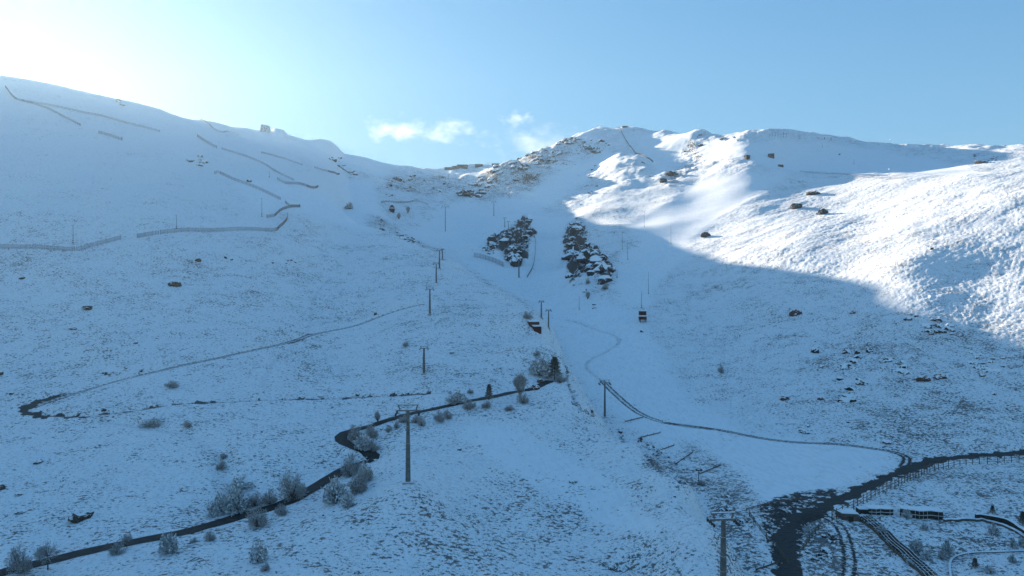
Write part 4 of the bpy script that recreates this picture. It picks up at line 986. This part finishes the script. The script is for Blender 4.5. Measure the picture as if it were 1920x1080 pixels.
for a in [
 ('bare', 37, 1076, 52, 56, "round frosted bush at the bottom left corner beside the road"),
 ('tree', 90, 1070, 56, 60, "small frosted tree with a clear pale trunk in front of the road at lower left"),
 ('tree', 238, 1028, 26, 34, "slender twiggy tree before the road, between the corner bushes and the laden bush"),
 ('bare', 219, 1040, 34, 22, "low twiggy bush at the road edge left of the slender twiggy tree"),
 ('laden', 316, 1037, 42, 42, "snow laden bush hanging over the lower side of the road"),
 ('laden', 484, 1054, 40, 38, "lone snow laden bush below the road, bottom centre left"),
 ('bare', 497, 1072, 22, 16, "tiny bush under the lone snow laden one"),
 ('bare', 484, 988, 48, 40, "round twiggy bush below the road bend, right of the big laden thicket"),
 ('bare', 528, 966, 30, 22, "low brown bush to the right of the round twiggy bush"),
 ('bare', 395, 1013, 26, 18, "small brown bush below the road between two laden ones"),
 ('bare', 362, 1018, 16, 10, "tiny bush just right of the road side laden bush"),
 ('laden', 410, 966, 50, 40, "snow laden thicket above the road, left end"),
 ('laden', 440, 962, 46, 46, "snow laden thicket above the road, middle"),
 ('bare', 478, 950, 44, 30, "grey twiggy thicket above the road, right end"),
 ('bare', 505, 946, 34, 30, "grey thicket leaning over the road beside the large round bush"),
 ('laden', 450, 918, 60, 22, "low snow covered scrub behind the thicket above the road"),
 ('bare', 548, 936, 60, 54, "large dense round bush straddling the road"),
 ('laden', 632, 940, 58, 44, "widest snow laden bush just right of the road"),
 ('laden', 652, 952, 34, 26, "snow laden bush tucked behind the widest one"),
 ('bare', 672, 922, 48, 50, "twiggy bush above the widest laden bush"),
 ('bare', 657, 893, 46, 44, "twiggy bush hiding the lower hairpin of the road"),
 ('laden', 683, 905, 36, 36, "frosted bush right of the lower hairpin"),
 ('bare', 668, 826, 34, 34, "upright twiggy bush at the upper hairpin"),
 ('laden', 683, 842, 40, 30, "frosted bush inside the hairpin"),
 ('bare', 697, 822, 32, 28, "twiggy bush right of the upper hairpin"),
 ('bare', 698, 846, 26, 20, "round bush at the right end of the hairpin"),
 ('upright', 708, 792, 16, 22, "small upright bush above the road by the hairpin"),
 ('bare', 744, 803, 14, 14, "small reddish bush left of the nearest pylon"),
 ('bare', 729, 809, 16, 12, "small low bush between hairpin and nearest pylon"),
 ('bare', 757, 793, 26, 16, "bush directly behind the nearest pylon's head"),
 ('bare', 779, 793, 20, 16, "yellowish bush under the nearest pylon's arm"),
 ('bare', 791, 799, 20, 22, "round bush right of the nearest pylon"),
 ('bare', 824, 792, 26, 22, "round bush below the road, second right of the nearest pylon"),
 ('bare', 840, 785, 22, 18, "loose bush below the road, third right of the nearest pylon"),
 ('laden', 857, 757, 40, 24, "snowy scrub above the road right of the nearest pylon"),
 ('bare', 880, 768, 32, 18, "low bush on the lower road verge"),
 ('bare', 912, 765, 26, 12, "flat bush on the lower road verge under the small conifer"),
 ('bare', 956, 770, 22, 12, "low round bush alone below the road"),
 ('conifer', 917, 750, 22, 34, "small brown conifer standing against the road"),
 ('upright', 975, 745, 32, 52, "tall twiggy bush in front of the road"),
 ('bare', 980, 757, 28, 22, "dense bush at the foot of the tall twiggy one"),
 ('bare', 882, 738, 16, 9, "tiny reddish bush above the road"),
 ('conifer', 1040, 712, 36, 50, "dark conifer at the top end of the road, the tallest there"),
 ('laden', 1012, 705, 46, 36, "snowy scrub left of the tallest conifer"),
 ('bare', 1050, 720, 34, 18, "low scrub on the spur edge right of the conifer"),
 ('bare', 1006, 668, 18, 10, "small bush above the tallest conifer"),
 ('bare', 990, 598, 24, 16, "dark bush above the half buried red sheds"),
 ('bare', 323, 727, 30, 14, "low brown bush under the long snowy path"),
 ('bare', 352, 803, 20, 14, "small round bush in the gully line left of centre"),
 ('laden', 285, 800, 44, 16, "frosted scrub at the top of the gully line"),
 ('bare', 420, 860, 16, 10, "tiny bush in the gully line"),
 ('bare', 415, 880, 26, 16, "low bush in the lower gully line"),
 ('bare', 761, 650, 14, 10, "tiny bush left of the second pylon"),
 ('bare', 1102, 533, 10, 12, "dark bush under the big dark crag"),
 ('bare', 1134, 543, 16, 12, "slanting bush under the right foot of the big dark crag"),
 ('upright', 1102, 562, 12, 16, "upright bush in the piste below the big dark crag"),
 ('bare', 1352, 700, 14, 16, "greenish bush alone on the right shaded slope"),
 ('bare', 1316, 910, 20, 9, "low bush at the foot of the thin mast"),
 ('laden', 1700, 972, 18, 18, "frosted shrub in front of the gap in the gallery"),
 ('conifer', 1861, 963, 14, 18, "small dark conifer above the tall curved wall"),
 ('conifer', 1918, 985, 22, 30, "dark conifer at the right edge above the curved wall"),
 ('laden', 1734, 995, 18, 13, "small snowy bush below the gallery"),
 ('laden', 1862, 1003, 24, 20, "snowy bush below the tall curved wall"),
 ('laden', 1900, 1028, 14, 18, "small snowy bush at right above the looping low wall"),
 ('laden', 1917, 1027, 14, 20, "snowy bush at the right edge above the looping low wall"),
 ('laden', 1778, 1040, 24, 28, "tall snowy bush at the left turn of the looping low wall"),
 ('bare', 1766, 1050, 16, 16, "dark rimmed bush beside the tall snowy one"),
 ('laden', 1718, 1034, 26, 24, "snowy bush right of the inclined rails, upper"),
 ('laden', 1736, 1050, 24, 18, "snowy bush right of the inclined rails, lower"),
 ('conifer', 1828, 1068, 18, 24, "small conifer inside the looping low wall, left"),
 ('laden', 1855, 1076, 22, 16, "snowy bush inside the looping low wall, middle"),
 ('laden', 1898, 1055, 16, 16, "snowy bush inside the looping low wall, right"),
 ('laden', 1655, 1000, 20, 16, "snowy bush left of the inclined rails, upper"),
 ('laden', 1705, 1060, 14, 10, "small bush left of the inclined rails, lower"),
 ('upright', 748, 412, 10, 14, "scrubby gully bush below the round kiosk") ,
 ('upright', 765, 402, 9, 16, "dark upright bush right of the round kiosk"),
 ('bare', 655, 392, 18, 14, "bush on the hollow edge left of the round kiosk"),
 ('laden', 1515, 1000, 22, 18, "frosted bush at the mud yard's right rim")]:
    shrub(*a)
# ---------------------------------------------------------------- uncountable tufts of heather and stones poking out of the snow
def tufts():
    r = np.random.RandomState(5); n = 52000
    uu = r.uniform(-80, 2000, n); bb = r.uniform(math.log(72), math.log(620), n)
    j = uidx(uu).astype(int); i = ((bb-bg_[0])/(bg_[1]-bg_[0])).astype(int)
    x = Xg[i, j]+r.uniform(-.3, .3, n); y = Yg[i, j]; tf = TUFT[i, j]
    cl = .7*fbm(x/9., y/9., 3, 201)+.8*fbm(x/2.5, y/3.5, 2, 211)
    keep = (cl > .42-.42*tf) & (tf > .08) & (DIRT[i, j] < .3)
    for nm in ('tarmac',):
        L = np.array(ROADS[nm][0]); dmin = np.full(n, 1e9)
        for k in range(0, len(L), 1): dmin = np.minimum(dmin, np.hypot(x-L[k][0], y-L[k][1]))
        keep &= dmin > 3.0
    x = x[keep]; y = y[keep]; i = i[keep]; j = j[keep]; tfk = tf[keep]; m = len(x); z = np.array([H(a, b) for a, b in zip(x, y)])
    s = (.06+.24*r.rand(m)**3.5)*(.8+.5*tfk)*(1+.55*(y > 230))
    base = np.array([(1,0,-.3),(.3,.9,-.3),(-.8,.6,-.3),(-.7,-.7,-.3),(.4,-.9,-.3),(.1,0,.9),(.45,.35,.6),(-.4,-.2,.7)])
    fc = np.array([(0,1,6,-1),(1,2,5,6),(2,3,7,5),(3,4,7,-1),(4,0,5,7),(0,6,5,-1)], dtype=object)
    faces = [(0,1,6),(1,5,6),(1,2,5),(2,7,5),(2,3,7),(3,4,7),(4,5,7),(4,0,5),(0,6,5)]
    a = r.rand(m)*6.28; ca, sa = np.cos(a), np.sin(a)
    jit = r.uniform(.55, 1.45, (m, 8, 3)); B = base[None]*jit
    st = 1.2+1.5*r.rand(m)
    X = B[..., 0]*st[:, None]; Y_ = B[..., 1]; el = r.uniform(-.5, .5, m); ce, se = np.cos(el), np.sin(el)
    VX = (X*ce[:, None]-Y_*se[:, None])*s[:, None]+x[:, None]; VY = (X*se[:, None]+Y_*ce[:, None])*s[:, None]+y[:, None]
    VZ = B[..., 2]*s[:, None]*.75+z[:, None]
    co = np.stack([VX, VY, VZ], -1).reshape(-1, 3).astype(np.float32)
    f = (np.arange(m)[:, None, None]*8+np.array(faces)[None]).reshape(-1, 3).astype(np.int32)
    me = bpy.data.meshes.new('heather_tufts'); me.vertices.add(len(co)); me.vertices.foreach_set('co', co.ravel())
    me.loops.add(len(f)*3); me.loops.foreach_set('vertex_index', f.ravel()); me.polygons.add(len(f)); me.polygons.foreach_set('loop_start', np.arange(len(f), dtype=np.int32)*3)
    me.update(calc_edges=True); me.materials.append(M['heather'])
    o = bpy.data.objects.new('heather_tufts', me); COL.objects.link(o)
    tag(o, "dark heather tufts and stones poking through thin snow", kind='stuff'); print('tufts', m)
tufts()
# ---------------------------------------------------------------- clouds, far beyond the mountains
def cloud_mat(k, sc, dens):
    m = bpy.data.materials.new("cloud_vapour"); m.use_nodes = True; nt = m.node_tree; nt.nodes.clear(); L = nt.links
    tc = nt.nodes.new('ShaderNodeTexCoord'); o = nt.nodes.new('ShaderNodeOutputMaterial'); p = nt.nodes.new('ShaderNodeVolumePrincipled')
    ln = nt.nodes.new('ShaderNodeVectorMath'); ln.operation = 'LENGTH'; L.new(tc.outputs['Object'], ln.inputs[0])
    mp = N(nt, 'ShaderNodeMapping'); mp.inputs['Scale'].default_value = sc; mp.inputs['Location'].default_value = (k*3.1, k, 0); L.new(tc.outputs['Object'], mp.inputs['Vector'])
    n = noise(nt, mp.outputs[0], 1.5, 6, .62)
    e = math_(nt, 'SUBTRACT', math_(nt, 'ADD', math_(nt, 'MULTIPLY', n, 2.2), -.55), math_(nt, 'MULTIPLY', ln.outputs['Value'], .75))
    d = math_(nt, 'MULTIPLY', step(nt, e, 0.0, .6), dens)
    L.new(d, p.inputs['Density']); p.inputs['Color'].default_value = (1, .98, .96, 1); p.inputs['Anisotropy'].default_value = .3
    L.new(p.outputs[0], o.inputs['Volume']); return m
def cloud(u, v, wpx, hpx, k, dens, label, sc=(1.6, 1, 1)):
    Y = 3600.0; m = mesh_obj('cloud', *[ICO[3][0], ICO[3][1]], cloud_mat(k, sc, dens))
    m.location = ((u-CU)/F*Y, Y, (CV-v)/F*Y); m.scale = (wpx/2/F*Y, 120, hpx/2/F*Y)
    tag(m, label, 'cloud', 'thin clouds in the sky')
cloud(740, 241, 140, 66, 1, .0035, "brightest small cloud over the left end of the saddle", (1.3, 1, 1))
cloud(835, 246, 170, 64, 5, .0022, "thin streaky cloud trailing right of the brightest one", (1.8, 1, 1))
cloud(972, 223, 84, 34, 9, .002, "tiny faint cloud high above the saddle")
cloud(1010, 268, 250, 88, 12, .0022, "wide pale cloud behind the rocky ridge left of the summit", (1.8, 1, 1))
#@@HAZE
def haze():
    b = MB().box(-1350, 2000, -30, 1320, float(Z.min())-1.0, float(Z.max())+25)
    m = bpy.data.materials.new("haze"); m.use_nodes = True; nt = m.node_tree; nt.nodes.clear()
    p = nt.nodes.new("ShaderNodeVolumePrincipled"); o = nt.nodes.new("ShaderNodeOutputMaterial")
    p.inputs['Density'].default_value = .00006; p.inputs['Anisotropy'].default_value = .63
    p.inputs['Color'].default_value = (.60, .82, 1, 1)
    nt.links.new(p.outputs[0], o.inputs['Volume'])
    h = b.build('haze', m); tag(h, "thin bright morning haze in the air", kind='stuff')
haze()
